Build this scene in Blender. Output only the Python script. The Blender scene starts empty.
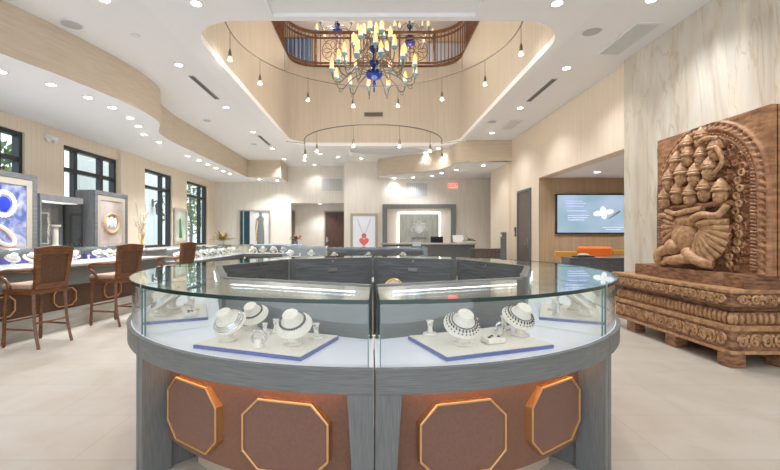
import bpy, bmesh, math, random
from mathutils import Vector, Matrix
from mathutils.geometry import tessellate_polygon
random.seed(7)
PI = math.pi
sc = bpy.context.scene
COL = sc.collection

# ------------------------------------------------------------------ camera, world, exposure
cam_d = bpy.data.cameras.new('camera'); cam = bpy.data.objects.new('camera', cam_d); COL.objects.link(cam)
cam.location = (0, 0, 1.35); cam.rotation_euler = (PI/2, 0, 0)
cam_d.sensor_width = 36; cam_d.lens = 400/780*36; cam_d.shift_x = 18/780; cam_d.clip_start = .05; cam_d.clip_end = 200
sc.camera = cam
w = bpy.data.worlds.new('daylight'); sc.world = w; w.use_nodes = True
bg = w.node_tree.nodes['Background']; bg.inputs[0].default_value = (.86, .93, 1, 1); bg.inputs[1].default_value = 1.15
sc.view_settings.view_transform = 'Standard'; sc.view_settings.look = 'None'
sc.view_settings.gamma = 1; sc.view_settings.use_curve_mapping = False
sc.view_settings.exposure = 1.02
SPOT_W = 70.0          # each recessed downlight
SOFT_W = 30.0
sc.cycles.max_bounces = 10; sc.cycles.transparent_max_bounces = 24
sc.cycles.sample_clamp_indirect = 6
try: sc.cycles.use_denoising = True
except Exception: pass

# ------------------------------------------------------------------ materials
def newmat(name):
    m = bpy.data.materials.new(name); m.use_nodes = True
    return m, m.node_tree.nodes, m.node_tree.links, m.node_tree.nodes['Principled BSDF']
def plain(name, col, rough=.5, metal=0, emit=0, ecol=None, spec=None):
    m, n, l, p = newmat(name)
    p.inputs['Base Color'].default_value = (*col, 1); p.inputs['Roughness'].default_value = rough
    p.inputs['Metallic'].default_value = metal
    if spec is not None: p.inputs['Specular IOR Level'].default_value = spec
    if emit:
        p.inputs['Emission Color'].default_value = (*(ecol or col), 1); p.inputs['Emission Strength'].default_value = emit
    return m
def noisy(name, c1, c2, scale=(1, 1, 1), nscale=5, detail=6, rough=.5, metal=0, bump=0, lo=.35, hi=.65, c3=None, spec=None, dist=0):
    """noise stretched along an axis, run through a colour ramp"""
    m, n, l, p = newmat(name)
    tc = n.new('ShaderNodeTexCoord'); mp = n.new('ShaderNodeMapping'); mp.inputs['Scale'].default_value = scale
    no = n.new('ShaderNodeTexNoise'); no.inputs['Scale'].default_value = nscale; no.inputs['Detail'].default_value = detail
    no.inputs['Distortion'].default_value = dist
    cr = n.new('ShaderNodeValToRGB'); e = cr.color_ramp.elements
    e[0].position = lo; e[0].color = (*c1, 1); e[1].position = hi; e[1].color = (*c2, 1)
    if c3: x = e.new((lo+hi)/2); x.color = (*c3, 1)
    l.new(tc.outputs['Object'], mp.inputs[0]); l.new(mp.outputs[0], no.inputs['Vector'])
    l.new(no.outputs[0], cr.inputs[0]); l.new(cr.outputs[0], p.inputs['Base Color'])
    p.inputs['Roughness'].default_value = rough; p.inputs['Metallic'].default_value = metal
    if spec is not None: p.inputs['Specular IOR Level'].default_value = spec
    if bump:
        b = n.new('ShaderNodeBump'); b.inputs['Strength'].default_value = bump; b.inputs['Distance'].default_value = .01
        l.new(no.outputs[0], b.inputs['Height']); l.new(b.outputs[0], p.inputs['Normal'])
    return m
def thin_glass(name, tint=(.988, .995, .992), ior=1.45, rough=0.0):
    m = bpy.data.materials.new(name); m.use_nodes = True; n = m.node_tree.nodes; l = m.node_tree.links; n.clear()
    o = n.new('ShaderNodeOutputMaterial'); mx = n.new('ShaderNodeMixShader'); t = n.new('ShaderNodeBsdfTransparent'); g = n.new('ShaderNodeBsdfGlossy')
    lw = n.new('ShaderNodeLayerWeight'); lw.inputs[0].default_value = .5
    pw_ = n.new('ShaderNodeMath'); pw_.operation = 'POWER'; pw_.inputs[1].default_value = 5; l.new(lw.outputs['Facing'], pw_.inputs[0])
    f = n.new('ShaderNodeMath'); f.operation = 'MULTIPLY_ADD'; f.inputs[1].default_value = .95; f.inputs[2].default_value = .04; l.new(pw_.outputs[0], f.inputs[0])
    t.inputs[0].default_value = (*tint, 1); g.inputs['Roughness'].default_value = rough; g.inputs[0].default_value = (.95, 1, .98, 1)
    l.new(f.outputs[0], mx.inputs[0]); l.new(t.outputs[0], mx.inputs[1]); l.new(g.outputs[0], mx.inputs[2]); l.new(mx.outputs[0], o.inputs[0])
    return m
M = {}
M['ceil'] = plain('ceiling_paint', (.86, .86, .87), .7)
M['soffit'] = plain('soffit_paint', (.88, .88, .89), .7)
M['wall'] = noisy('wallpaper', (.75, .64, .515), (.81, .70, .57), (9, 9, .25), 3, 4, .6)
M['wall_pale'] = noisy('wallpaper_pale', (.74, .69, .62), (.80, .75, .68), (5, 5, .5), 2, 4, .6)
M['fascia'] = noisy('fascia_wood', (.57, .475, .365), (.64, .54, .42), (1, 1, 14), 2.5, 4, .45)
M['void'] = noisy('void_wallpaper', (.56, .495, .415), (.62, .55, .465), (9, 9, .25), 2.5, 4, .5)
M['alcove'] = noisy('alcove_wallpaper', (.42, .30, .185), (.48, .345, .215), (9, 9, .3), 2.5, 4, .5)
M['greywood'] = noisy('grey_wood', (.11, .115, .112), (.17, .175, .17), (2.5, 2.5, 60), 4, 6, .42, lo=.3, hi=.7)
M['greywood_v'] = noisy('grey_wood_upright', (.11, .115, .112), (.17, .175, .17), (60, 60, 2.5), 4, 6, .42, lo=.3, hi=.7)
M['darkwood'] = noisy('charcoal_wood', (.105, .11, .115), (.175, .18, .185), (1.5, 1.5, 25), 3, 6, .45)
M['panelgrey'] = noisy('taupe_panel', (.15, .15, .155), (.20, .20, .205), (18, 18, 1), 3, 4, .5)
M['leather'] = noisy('brown_leather', (.17, .078, .048), (.195, .09, .055), (1, 1, 1), 60, 3, .5, bump=.12)
M['leather_dark'] = noisy('dark_brown_leather', (.10, .048, .028), (.13, .062, .036), (1, 1, 1), 60, 3, .5)
M['medal'] = noisy('dark_leather', (.17, .082, .058), (.195, .095, .067), (1, 1, 1), 70, 3, .45, bump=.1)
M['copper'] = plain('copper_gold', (.74, .46, .22), .3, .9)
M['tan'] = plain('tan_kick', (.50, .42, .32), .35, .2)
M['deck'] = plain('display_deck', (.78, .79, .86), .35)
M['cream'] = noisy('cream_leather', (.72, .67, .58), (.80, .75, .67), (1, 1, 1), 80, 2, .55, bump=.05)
M['trayblue'] = plain('blue_tray_edge', (.10, .13, .36), .4)
M['silver'] = plain('silver', (.75, .75, .76), .22, 1)
M['gold'] = plain('gold', (.85, .60, .22), .28, 1)
M['darkjewel'] = plain('dark_beads', (.13, .12, .115), .25, .5)
M['sapphire'] = plain('sapphire', (.03, .06, .55), .08, .1)
M['ruby'] = plain('ruby_red', (.65, .05, .05), .15)
M['glass'] = thin_glass('case_glass')
M['winglass'] = thin_glass('window_glass', (.90, .95, .95), 1.4)
M['edge'] = plain('glass_edge', (.012, .035, .03), .12)
M['edge_pale'] = plain('glass_edge_pale', (.14, .20, .20), .15)
M['led'] = plain('led_strip', (1, 1, 1), .5, 0, 4.5, (.80, .86, 1))
M['led_warm'] = plain('led_warm', (1, .7, .4), .5, 0, 9, (1, .50, .22))
M['lens'] = plain('downlight_lens', (1, 1, 1), .5, 0, 9, (1, .95, .86))
M['white'] = plain('white_plastic', (.78, .78, .78), .4)
M['greyplastic'] = plain('grey_grille', (.50, .50, .51), .5)
M['darkvent'] = plain('dark_vent', (.13, .125, .12), .5)
M['black'] = plain('black_frame', (.018, .022, .026), .35)
M['chrome'] = plain('brushed_steel', (.55, .54, .52), .3, 1)
M['doorwood'] = noisy('dark_reflection', (.06, .028, .018), (.12, .055, .036), (14, 14, 1), 3, 5, .4)
M['doorgrey'] = noisy('taupe_door', (.10, .078, .068), (.16, .125, .11), (14, 14, 1), 3, 5, .45)
M['stoolwood'] = noisy('stool_wood', (.10, .035, .012), (.20, .078, .027), (3, 3, 12), 3, 5, .32)
M['woven'] = noisy('woven_back', (.05, .02, .008), (.15, .065, .025), (60, 60, 60), 2, 2, .6, bump=.4)
M['seat'] = noisy('seat_fabric', (.30, .20, .14), (.42, .29, .21), (1, 1, 1), 50, 3, .8)
M['blueglass'] = plain('cobalt_glass', (.012, .04, .25), .08, .2)
M['tealglass'] = plain('teal_cup', (.25, .45, .50), .15, .2)
M['frost'] = plain('frosted_shade', (.85, .84, .80), .3, 0, .25, (1, .93, .8))
M['flame'] = plain('amber_bulb', (.95, .55, .2), .3, 0, .85, (1, .48, .15))
M['iron'] = plain('dark_iron', (.20, .19, .17), .35, .7)
M['railwood'] = noisy('rail_wood', (.16, .065, .03), (.26, .115, .055), (3, 3, 3), 3, 4, .4)
M['carved'] = noisy('carved_wood', (.13, .052, .022), (.46, .235, .11), (2, 2, 7), 3.5, 8, .5, bump=.5, lo=.25, hi=.75, c3=(.29, .13, .058))
M['carved_hi'] = noisy('carved_wood_lit', (.25, .12, .052), (.62, .37, .19), (4, 4, 4), 5, 8, .45, bump=.4, lo=.3, hi=.75)  # paler twin of the carved wood, painting highlights on the raised parts
M['block'] = noisy('old_wood_shaded', (.13, .055, .027), (.37, .19, .10), (2, 2, 8), 5, 8, .6, bump=.5)  # dark wood, deepened to paint recess shade behind the raised scrolls
M['orange'] = plain('orange_leather', (.80, .20, .03), .5)
M['green'] = noisy('leaves', (.04, .10, .02), (.16, .26, .06), (1, 1, 1), 12, 3, .5)
M['greengold'] = noisy('gold_green_leaves', (.22, .18, .03), (.50, .38, .10), (1, 1, 1), 12, 3, .4)
M['outwall'] = plain('exterior_stucco', (.78, .79, .78), .8)
M['outground'] = plain('pavement', (.45, .46, .46), .9)
M['upwall'] = noisy('upper_wallpaper', (.60, .50, .40), (.66, .56, .45), (5, 5, .3), 3, 4, .6)
M['upceil'] = plain('upper_ceiling', (.50, .48, .50), .7)
M['drape'] = noisy('blue_drape', (.10, .20, .42), (.30, .45, .70), (26, 26, .2), 2, 3, .7)
M['pink'] = plain('pink_petals', (.75, .25, .28), .6)
M['beigeframe'] = plain('beige_frame', (.42, .375, .31), .4)
M['limestone'] = noisy('grey_limestone', (.36, .345, .31), (.48, .455, .41), (1, 1, 6), 3, 6, .45)
M['screenbody'] = plain('screen_bezel', (.03, .035, .04), .3)
M['purple'] = plain('purple_velvet', (.10, .09, .33), .7)

def floor_mat():
    m, n, l, p = newmat('marble_tiles')
    tc = n.new('ShaderNodeTexCoord')
    br = n.new('ShaderNodeTexBrick'); br.offset = 0.5
    br.inputs['Scale'].default_value = 1; br.inputs['Brick Width'].default_value = 1.2; br.inputs['Row Height'].default_value = .6
    br.inputs['Mortar Size'].default_value = .003; br.inputs['Mortar Smooth'].default_value = .3
    br.inputs['Color1'].default_value = (.485, .45, .395, 1); br.inputs['Color2'].default_value = (.515, .475, .42, 1); br.inputs['Mortar'].default_value = (.38, .355, .32, 1)
    no = n.new('ShaderNodeTexNoise'); no.inputs['Scale'].default_value = 2.2; no.inputs['Detail'].default_value = 8; no.inputs['Distortion'].default_value = .8
    cr = n.new('ShaderNodeValToRGB'); e = cr.color_ramp.elements; e[0].position = .35; e[0].color = (.90, .87, .83, 1); e[1].position = .62; e[1].color = (1, 1, 1, 1)
    mx = n.new('ShaderNodeMix'); mx.data_type = 'RGBA'; mx.blend_type = 'MULTIPLY'; mx.inputs[0].default_value = 1
    l.new(tc.outputs['Object'], br.inputs['Vector']); l.new(tc.outputs['Object'], no.inputs['Vector']); l.new(no.outputs[0], cr.inputs[0])
    l.new(br.outputs[0], mx.inputs[6]); l.new(cr.outputs[0], mx.inputs[7]); l.new(mx.outputs[2], p.inputs['Base Color'])
    p.inputs['Roughness'].default_value = .32; p.inputs['Specular IOR Level'].default_value = .4
    return m
M['floor'] = floor_mat()
def onyx_mat():
    m, n, l, p = newmat('onyx_slab')
    tc = n.new('ShaderNodeTexCoord'); mp = n.new('ShaderNodeMapping'); mp.inputs['Scale'].default_value = (1, 1.7, .3); mp.inputs['Rotation'].default_value = (.10, 0, 0)
    a = n.new('ShaderNodeTexNoise'); a.inputs['Scale'].default_value = 1.6; a.inputs['Detail'].default_value = 9; a.inputs['Distortion'].default_value = 1.6
    ca = n.new('ShaderNodeValToRGB'); e = ca.color_ramp.elements
    e[0].position = .3; e[0].color = (.50, .45, .375, 1); e[1].position = .72; e[1].color = (.72, .66, .56, 1)
    x = e.new(.45); x.color = (.60, .54, .45, 1); x = e.new(.54); x.color = (.62, .59, .53, 1)
    b = n.new('ShaderNodeTexNoise'); b.inputs['Scale'].default_value = 1.1; b.inputs['Detail'].default_value = 6; b.inputs['Distortion'].default_value = 2.4
    cb = n.new('ShaderNodeValToRGB'); e = cb.color_ramp.elements
    e[0].position = .485; e[0].color = (1, 1, 1, 1); e[1].position = .53; e[1].color = (1, 1, 1, 1)
    x = e.new(.505); x.color = (.84, .76, .64, 1)
    mx = n.new('ShaderNodeMix'); mx.data_type = 'RGBA'; mx.blend_type = 'MULTIPLY'; mx.inputs[0].default_value = .9
    l.new(tc.outputs['Object'], mp.inputs[0])
    for q in (a, b): l.new(mp.outputs[0], q.inputs['Vector'])
    l.new(a.outputs[0], ca.inputs[0]); l.new(b.outputs[0], cb.inputs[0])
    l.new(ca.outputs[0], mx.inputs[6]); l.new(cb.outputs[0], mx.inputs[7]); l.new(mx.outputs[2], p.inputs['Base Color'])
    p.inputs['Roughness'].default_value = .28
    return m
M['onyx'] = onyx_mat()

# ------------------------------------------------------------------ mesh helpers
class MB:
    def __init__(s): s.v = []; s.f = []
    def add(s, vs, fs, T=None):
        b = len(s.v)
        s.v += [tuple(T @ Vector(p)) if T else tuple(p) for p in vs]
        s.f += [tuple(b+i for i in f) for f in fs]
        return s
    def box(s, x0, x1, y0, y1, z0, z1, T=None):
        vs = [(x, y, z) for z in (z0, z1) for (x, y) in ((x0, y0), (x1, y0), (x1, y1), (x0, y1))]
        return s.add(vs, [(0, 3, 2, 1), (4, 5, 6, 7), (0, 1, 5, 4), (1, 2, 6, 5), (2, 3, 7, 6), (3, 0, 4, 7)], T)
    def tube(s, pts, r, n=6, closed=False, T=None):
        pts = [Vector(p) for p in pts]; k = len(pts)
        rs = r if isinstance(r, (list, tuple)) else [r]*k
        vs = []; fs = []; up = None
        for i, p in enumerate(pts):
            a = pts[(i-1) % k] if (closed or i > 0) else p; b = pts[(i+1) % k] if (closed or i < k-1) else p
            d = (b-a).normalized() if (b-a).length > 1e-9 else Vector((0, 0, 1))
            if up is None: up = Vector((0, 0, 1)) if abs(d.z) < .9 else Vector((1, 0, 0))
            x = up.cross(d)
            if x.length < 1e-4: x = Vector((1, 0, 0)).cross(d)
            x.normalize(); y = d.cross(x).normalized(); up = y
            for j in range(n):
                t = 2*PI*j/n; vs.append(p + (x*math.cos(t)+y*math.sin(t))*rs[i])
        m = k if closed else k-1
        for i in range(m):
            i2 = (i+1) % k
            for j in range(n): fs.append((i*n+j, i*n+(j+1) % n, i2*n+(j+1) % n, i2*n+j))
        if not closed: fs += [tuple(range(n))[::-1], tuple((k-1)*n+j for j in range(n))]
        return s.add(vs, fs, T)
    def lathe(s, prof, n=16, T=None, sx=1, sy=1):
        vs = []; fs = []
        for (r, z) in prof:
            for j in range(n): t = 2*PI*j/n; vs.append((max(r, 1e-5)*math.cos(t)*sx, max(r, 1e-5)*math.sin(t)*sy, z))
        for i in range(len(prof)-1):
            for j in range(n): fs.append((i*n+j, i*n+(j+1) % n, (i+1)*n+(j+1) % n, (i+1)*n+j))
        fs += [tuple(range(n))[::-1], tuple((len(prof)-1)*n+j for j in range(n))]
        return s.add(vs, fs, T)
    def ball(s, c, r, n=12, m=8, T=None):
        rx, ry, rz = r if isinstance(r, (tuple, list)) else (r, r, r)
        Q = Matrix.Translation(c) @ Matrix.Diagonal((rx, ry, rz, 1))
        if T: Q = T @ Q
        return s.lathe([(math.sin(PI*i/m), -math.cos(PI*i/m)) for i in range(m+1)], n, Q)
    def prism(s, outer, t0, t1, holes=(), mp=None, sides=True, caps=(True, True), T=None):
        mp = mp or (lambda a, b, t: (a, b, t))
        loops = [list(outer)]+[list(h) for h in holes]
        flat = [p for lp in loops for p in lp]; N = len(flat)
        vs = [mp(a, b, t0) for a, b in flat]+[mp(a, b, t1) for a, b in flat]; fs = []
        tri = tessellate_polygon([[Vector((a, b, 0)) for a, b in lp] for lp in loops])
        if caps[0]: fs += [tuple(t) for t in tri]
        if caps[1]: fs += [tuple(N+i for i in t)[::-1] for t in tri]
        if sides:
            o = 0
            for lp in loops:
                k = len(lp)
                for i in range(k): a = o+i; b = o+(i+1) % k; fs.append((a, b, N+b, N+a))
                o += k
        return s.add(vs, fs, T)
    def build(s, name, mat, parent=None, smooth=False, loc=None, bevel=0, rot=None, recalc=True):
        me = bpy.data.meshes.new(name); me.from_pydata(s.v, [], s.f)
        if recalc:
            bm = bmesh.new(); bm.from_mesh(me); bmesh.ops.recalc_face_normals(bm, faces=bm.faces); bm.to_mesh(me); bm.free()
        me.materials.append(mat if not isinstance(mat, str) else M[mat])
        if smooth:
            me.polygons.foreach_set('use_smooth', [True]*len(me.polygons))
            try: me.set_sharp_from_angle(angle=math.radians(42))
            except Exception: pass
        o = bpy.data.objects.new(name, me); COL.objects.link(o)
        if loc: o.location = loc
        if rot: o.rotation_euler = rot
        if parent: o.parent = parent
        if bevel:
            b = o.modifiers.new('bevel', 'BEVEL'); b.width = bevel; b.segments = 2; b.limit_method = 'ANGLE'
        return o
def B(*a, T=None): return MB().box(*a, T=T)
def tag(o, label=None, cat=None, group=None, kind=None):
    if label: o['label'] = label
    if cat: o['category'] = cat
    if group: o['group'] = group
    if kind: o['kind'] = kind
    return o
def empty(name, loc=(0, 0, 0), rz=0, label=None, cat=None, group=None, kind=None, rot=None):
    o = bpy.data.objects.new(name, None); COL.objects.link(o); o.location = loc
    o.rotation_euler = rot or (0, 0, rz); o.empty_display_size = .1
    return tag(o, label, cat, group, kind)
def struct(mb, name, mat, parent=None, **k):
    o = mb.build(name, mat, parent, **k)
    if not parent: o['kind'] = 'structure'
    return o
KIDS = {}
def copy_tree(o, parent=None):
    c = o.copy(); COL.objects.link(c)
    if parent: c.parent = parent
    for ch in [q for q in bpy.data.objects if q.parent == o and q != c]: copy_tree(ch, c)
    return c
def dup(o, loc, rz=None, label=None, group=None, rot=None, scale=None):
    c = copy_tree(o); c.location = loc
    if rz is not None: c.rotation_euler = (0, 0, rz)
    if rot: c.rotation_euler = rot
    if scale: c.scale = (scale,)*3
    if label: c['label'] = label
    if group: c['group'] = group
    return c
ORD = ['first', 'second', 'third', 'fourth', 'fifth', 'sixth', 'seventh', 'eighth', 'ninth', 'tenth', 'eleventh', 'twelfth', 'thirteenth', 'fourteenth', 'fifteenth', 'sixteenth']
def rrect(x0, x1, y0, y1, rn, rf, n=10):
    """rounded rectangle, rn = radius of the two corners nearest the camera, rf = of the far ones"""
    pts = []
    for (cx, cy, r, a0) in ((x1-rn, y0+rn, rn, -90), (x1-rf, y1-rf, rf, 0), (x0+rf, y1-rf, rf, 90), (x0+rn, y0+rn, rn, 180)):
        for i in range(n+1): a = math.radians(a0+90*i/n); pts.append((cx+r*math.cos(a), cy+r*math.sin(a)))
    return pts
def catmull(P, k=6):
    out = []
    for i in range(len(P)-1):
        p0 = P[max(i-1, 0)]; p1 = P[i]; p2 = P[i+1]; p3 = P[min(i+2, len(P)-1)]
        for j in range(k):
            t = j/k
            out.append(tuple(.5*((2*b)+(-a+c)*t+(2*a-5*b+4*c-d)*t*t+(-a+3*b-3*c+d)*t**3) for a, b, c, d in zip(p0, p1, p2, p3)))
    out.append(tuple(P[-1])); return out
mapYZ = lambda a, b, t: (t, a, b)      # prism in the y-z plane, thickness along x
mapXZ = lambda a, b, t: (a, t, b)      # prism in the x-z plane, thickness along y
rect = lambda a0, a1, b0, b1: [(a0, b0), (a1, b0), (a1, b1), (a0, b1)]

# ------------------------------------------------------------------ the room
XL, XR, YB, H, HS = -6.9, 4.44, 17.6, 4.36, 3.67
YF = -2.6
struct(B(-7.2, 9, YF, 20.2, -.1, 0), 'floor', 'floor')
# windows in the left wall
WINS = [(5.3, 7.95, [7.45]), (8.95, 10.85, [9.40, 10.30]), (12.15, 13.8, [13.25]), (14.9, 16.75, [16.2])]
WB, WT, TR = .95, 3.38, 2.80
MBw = MB().prism(rect(YF, YB+.1, 0, H+.3), XL-.25, XL, [rect(a, b, WB, WT) for a, b, _ in WINS], mapYZ)
struct(MBw, 'wall_left', 'wall')
struct(B(XL-.002, XL+.07, 10.88, 12.0, 0, HS), 'trim_1', 'wall')
for i, (a, b, mull) in enumerate(WINS):
    root = empty('window_%d' % (i+1), (XL-.12, (a+b)/2, WB), kind='structure')
    fr = MB(); t = .08; hb = (b-a)/2
    fr.box(-.07, .07, -hb, -hb+t, 0, WT-WB); fr.box(-.07, .07, hb-t, hb, 0, WT-WB)
    fr.box(-.07, .07, -hb+t, hb-t, 0, t); fr.box(-.07, .07, -hb+t, hb-t, WT-WB-t, WT-WB)
    fr.box(-.065, .065, -hb+t, hb-t, TR-WB, TR-WB+.09)
    for m_ in mull:
        q = m_-(a+b)/2; fr.box(-.06, .06, q-.05, q+.05, t, WT-WB-t)
    fr.build('window_frame', 'black', root)
    B(-.004, .004, -hb+t/2, hb-t/2, t/2, WT-WB-t/2).build('window_glass', 'winglass', root)
# back wall, left stretch, with the doorway to the small hall
OPX0, OPX1, OPZ = -3.57, -1.22, 2.76
struct(MB().prism([(XL, 0), (OPX0, 0), (OPX0, OPZ), (OPX1, OPZ), (OPX1, 0), (-1.155, 0), (-1.155, H+.1), (XL, H+.1)], YB, YB+.2, (), mapXZ), 'wall_back_left', 'wall_pale')
struct(B(OPX0-.6, OPX1+.3, 19.2, 19.3, 0, 3), 'wall_hall_back', 'wall_pale')
struct(B(OPX0-.3, OPX0-.1, YB+.2, 19.2, 0, 3), 'wall_hall_left', 'wall_pale')
struct(B(OPX1, OPX1+.1, YB+.2, 19.2, 0, 3), 'wall_hall_right', 'wall_pale')
struct(B(OPX0-.3, OPX1+.3, YB+.2, 19.2, 2.80, 2.85), 'ceiling_hall', 'ceil')
# back wall, centre, stands forward
YC = 16.5
struct(B(-1.155, 5.2, YC, YC+1.3, 0, H+.1), 'wall_back_center', 'wall_pale')
# doors
def door(n, loc, rz, wd, ht, mat, flip=1):
    r = empty('door_%d' % n, loc, rz, kind='structure')
    B(-wd/2, wd/2, -.03, .02, 0, ht).build('door_leaf', mat, r)
    f = MB()
    for s in (-1, 1): f.box(s*(wd/2+.035)-.035, s*(wd/2+.035)+.035, -.05, .02, 0, ht+.07)
    f.box(-wd/2, wd/2, -.05, .02, ht, ht+.07); f.build('door_frame', 'darkwood' if n == 1 else 'beigeframe', r)
    h = MB(); x = flip*(wd/2-.08); h.box(x-.02, x+.02, -.06, -.03, 1.0, 1.25); h.tube([(x, -.06, 1.1), (x, -.09, 1.1), (x-flip*.1, -.09, 1.1)], .012)
    h.build('door_handle', 'chrome', r)
    return r
door(1, (XR, 11.64, 0), -PI/2, .86, 2.6, 'doorgrey', 1)
door(2, (-1.78, 19.2, 0), 0, .92, 2.45, 'doorwood', -1)
door(3, (OPX0-.1, 18.4, 0), PI/2, .8, 2.45, 'doorwood', 1)
# right wall: onyx slab near, opening to the lounge, wall beyond
struct(B(XR-.09, XR+.35, YF, 6.9, 0, H+.1), 'wall_right_stone', 'onyx')
OY0, OY1, OZ = 6.95, 10.62, 2.87
struct(MB().prism([(6.9, 0), (6.95, 0), (6.95, OZ), (OY1, OZ), (OY1, 0), (12.75, 0), (12.75, H+.1), (6.9, H+.1)], XR, XR+.3, (), mapYZ), 'wall_right', 'wall')
struct(B(XR-.08, XR+.2, 12.75, 14.7, 0, H+.1), 'wall_right_far', 'wall')
struct(B(XR+.2, 6, 14.7, 14.9, 0, H), 'wall_right_recess', 'alcove')
struct(B(5.2, 5.3, 14.9, YC+1, 0, H), 'wall_right_end', 'alcove')
# lounge alcove
struct(B(XR+.3, 8.6, OY1+.02, OY1+.2, 0, 3), 'wall_lounge_back', 'alcove')
struct(B(XR, XR+.3, OY1-.001, OY1+.02, 0, OZ), 'trim_2', 'alcove')
struct(B(8.5, 8.6, YF, OY1, 0, 3), 'wall_lounge_right', 'alcove')
struct(B(XR+.3, 8.6, 5.4, OY1+.02, OZ, OZ+.06), 'ceiling_lounge', 'ceil')
struct(B(XR+.35, 8.6, 5.3, 5.4, 0, 3), 'wall_lounge_near', 'alcove')
# main ceiling: field + dropped centre strip, holes for the tall void and the dome
VX0, VX1, VY0, VY1 = -2.62, 2.80, 5.53, 13.3
VOID = rrect(VX0, VX1, VY0, VY1, .75, .75, 12)
DOME = [(.55+1.35*math.cos(a*PI/20), 14.35+.62*math.sin(a*PI/20)) for a in range(40)]
TRAY = rect(-1.34, 1.40, .5, 5.42)
big = rect(XL-.2, 5.2, YF, YB+.2)
struct(MB().prism(big, H, H+.06, [VOID, DOME]), 'ceiling', 'ceil')
struct(MB().prism(rect(-2.93, 2.96, YF, VY1+.35), H-.05, H, [rrect(VX0, VX1, VY0, VY1, .75, .75, 12), TRAY]), 'ceiling_center', 'soffit')
dm = MB().prism(DOME, H+.03, H+.25, caps=(False, False)); dm.prism(DOME, H+.25, H+.28); struct(dm, 'ceiling_dome', 'ceil')
# soffit over the left side and the back left corner
curve = catmull([(-5.05, YF), (-5.0, 0), (-4.95, 2.5), (-4.85, 4.2), (-4.74, 5.10), (-4.56, 5.75), (-4.40, 6.5), (-4.30, 7.3), (-4.33, 8.0), (-4.46, 8.4), (-4.66, 8.75), (-4.85, 9.15), (-4.98, 9.95)], 5)
so = curve+[(-5.0, 16.1), (-3.68, 16.1), (-3.72, YB), (XL, YB), (XL, YF)]
struct(MB().prism(so, HS, HS+.02), 'ceiling_soffit_left', 'soffit')
f1 = [(x+.012, y) for x, y in so[:-2]]
fas = MB()
for p, q in zip(so[:-3], so[1:-2]):
    d = Vector((q[0]-p[0], q[1]-p[1], 0)); nn = Vector((d.y, -d.x, 0)).normalized()*.014
    if nn.length == 0: continue
    fas.add([(p[0], p[1], HS), (q[0], q[1], HS), (q[0]+nn.x, q[1]+nn.y, HS), (p[0]+nn.x, p[1]+nn.y, HS),
             (p[0], p[1], H), (q[0], q[1], H), (q[0]+nn.x, q[1]+nn.y, H), (p[0]+nn.x, p[1]+nn.y, H)],
            [(0, 1, 2, 3), (4, 7, 6, 5), (0, 4, 5, 1), (2, 6, 7, 3)])
struct(fas, 'trim_3', 'fascia')
# soffit at the back right, S-curved front
curve2 = catmull([(XR, 12.7), (3.7, 12.7), (3.0, 12.7), (2.70, 12.95), (2.60, 13.6), (2.3, 14.3), (1.6, 14.9), (.8, 15.4), (.30, 15.8), (.25, YC)], 5)
so2 = curve2+[(5.15, YC), (5.15, 12.76), (XR, 12.76)]
struct(MB().prism(so2, HS, HS+.02), 'ceiling_soffit_right', 'soffit')
fas = MB()
for p, q in zip(curve2[:-1], curve2[1:]):
    d = Vector((q[0]-p[0], q[1]-p[1], 0)); nn = Vector((-d.y, d.x, 0)).normalized()*-.014
    if d.length < 1e-6: continue
    fas.add([(p[0], p[1], HS), (q[0], q[1], HS), (q[0]+nn.x, q[1]+nn.y, HS), (p[0]+nn.x, p[1]+nn.y, HS),
             (p[0], p[1], H), (q[0], q[1], H), (q[0]+nn.x, q[1]+nn.y, H), (p[0]+nn.x, p[1]+nn.y, H)],
            [(0, 1, 2, 3), (4, 7, 6, 5), (0, 4, 5, 1), (2, 6, 7, 3)])
struct(fas, 'trim_4', 'fascia')
# tall void: walls up to the gallery
ZG = 6.95
V2 = [(x*1.0, y) for x, y in VOID]
def grow(poly, d):
    out = []; n = len(poly)
    for i in range(n):
        a = Vector(poly[i-1]); b = Vector(poly[i]); c = Vector(poly[(i+1) % n])
        t = (c-a); 
        if t.length < 1e-9: t = Vector((1, 0))
        t.normalize(); out.append((b.x+t.y*d, b.y-t.x*d))
    return out
vw = MB(); g = grow(V2, .02); g2 = grow(V2, .12); n_ = len(V2)
vw.prism(g, H+.02, ZG, caps=(False, False)); struct(vw, 'wall_void', 'void', smooth=True)
# gallery floor, walls and ceiling
struct(MB().prism(rect(-6.5, 6.5, 4.2, 17.2), ZG-.02, ZG+.0, [g]), 'floor_gallery', 'upwall')
struct(B(-6.5, 6.5, 17.0, 17.2, ZG, 10), 'wall_gallery_back', 'upwall')
struct(B(-6.6, -6.4, 4.2, 17.2, ZG, 10), 'wall_gallery_left', 'upwall')
struct(B(6.4, 6.6, 4.2, 17.2, ZG, 10), 'wall_gallery_right', 'upwall')
struct(B(-6.5, 6.5, 4.1, 4.3, ZG, 10), 'wall_gallery_front', 'upwall')
struct(B(-6.6, 6.6, 4.2, 17.2, 9.95, 10.05), 'ceiling_gallery', 'upceil')
# baseboards
struct(B(XL, XL+.02, YF, YB, 0, .12), 'baseboard_left', 'beigeframe')
struct(B(XR-.02, XR, OY1+.02, 11.1, 0, .12), 'baseboard_right', 'beigeframe')
# outside, beyond the left windows
struct(B(-40, XL-.3, -5, 45, -.15, -.05), 'ground', 'outground')
ow = MB(); ow.box(-11.6, -11.3, 15.5, 21.5, -.05, 5.2); ow.box(-11.7, -11.2, 15.4, 21.6, 5.2, 5.4)
tag(ow.build('garden_wall', 'outwall'), 'pale stucco garden wall outside behind the third window', 'wall')

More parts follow.
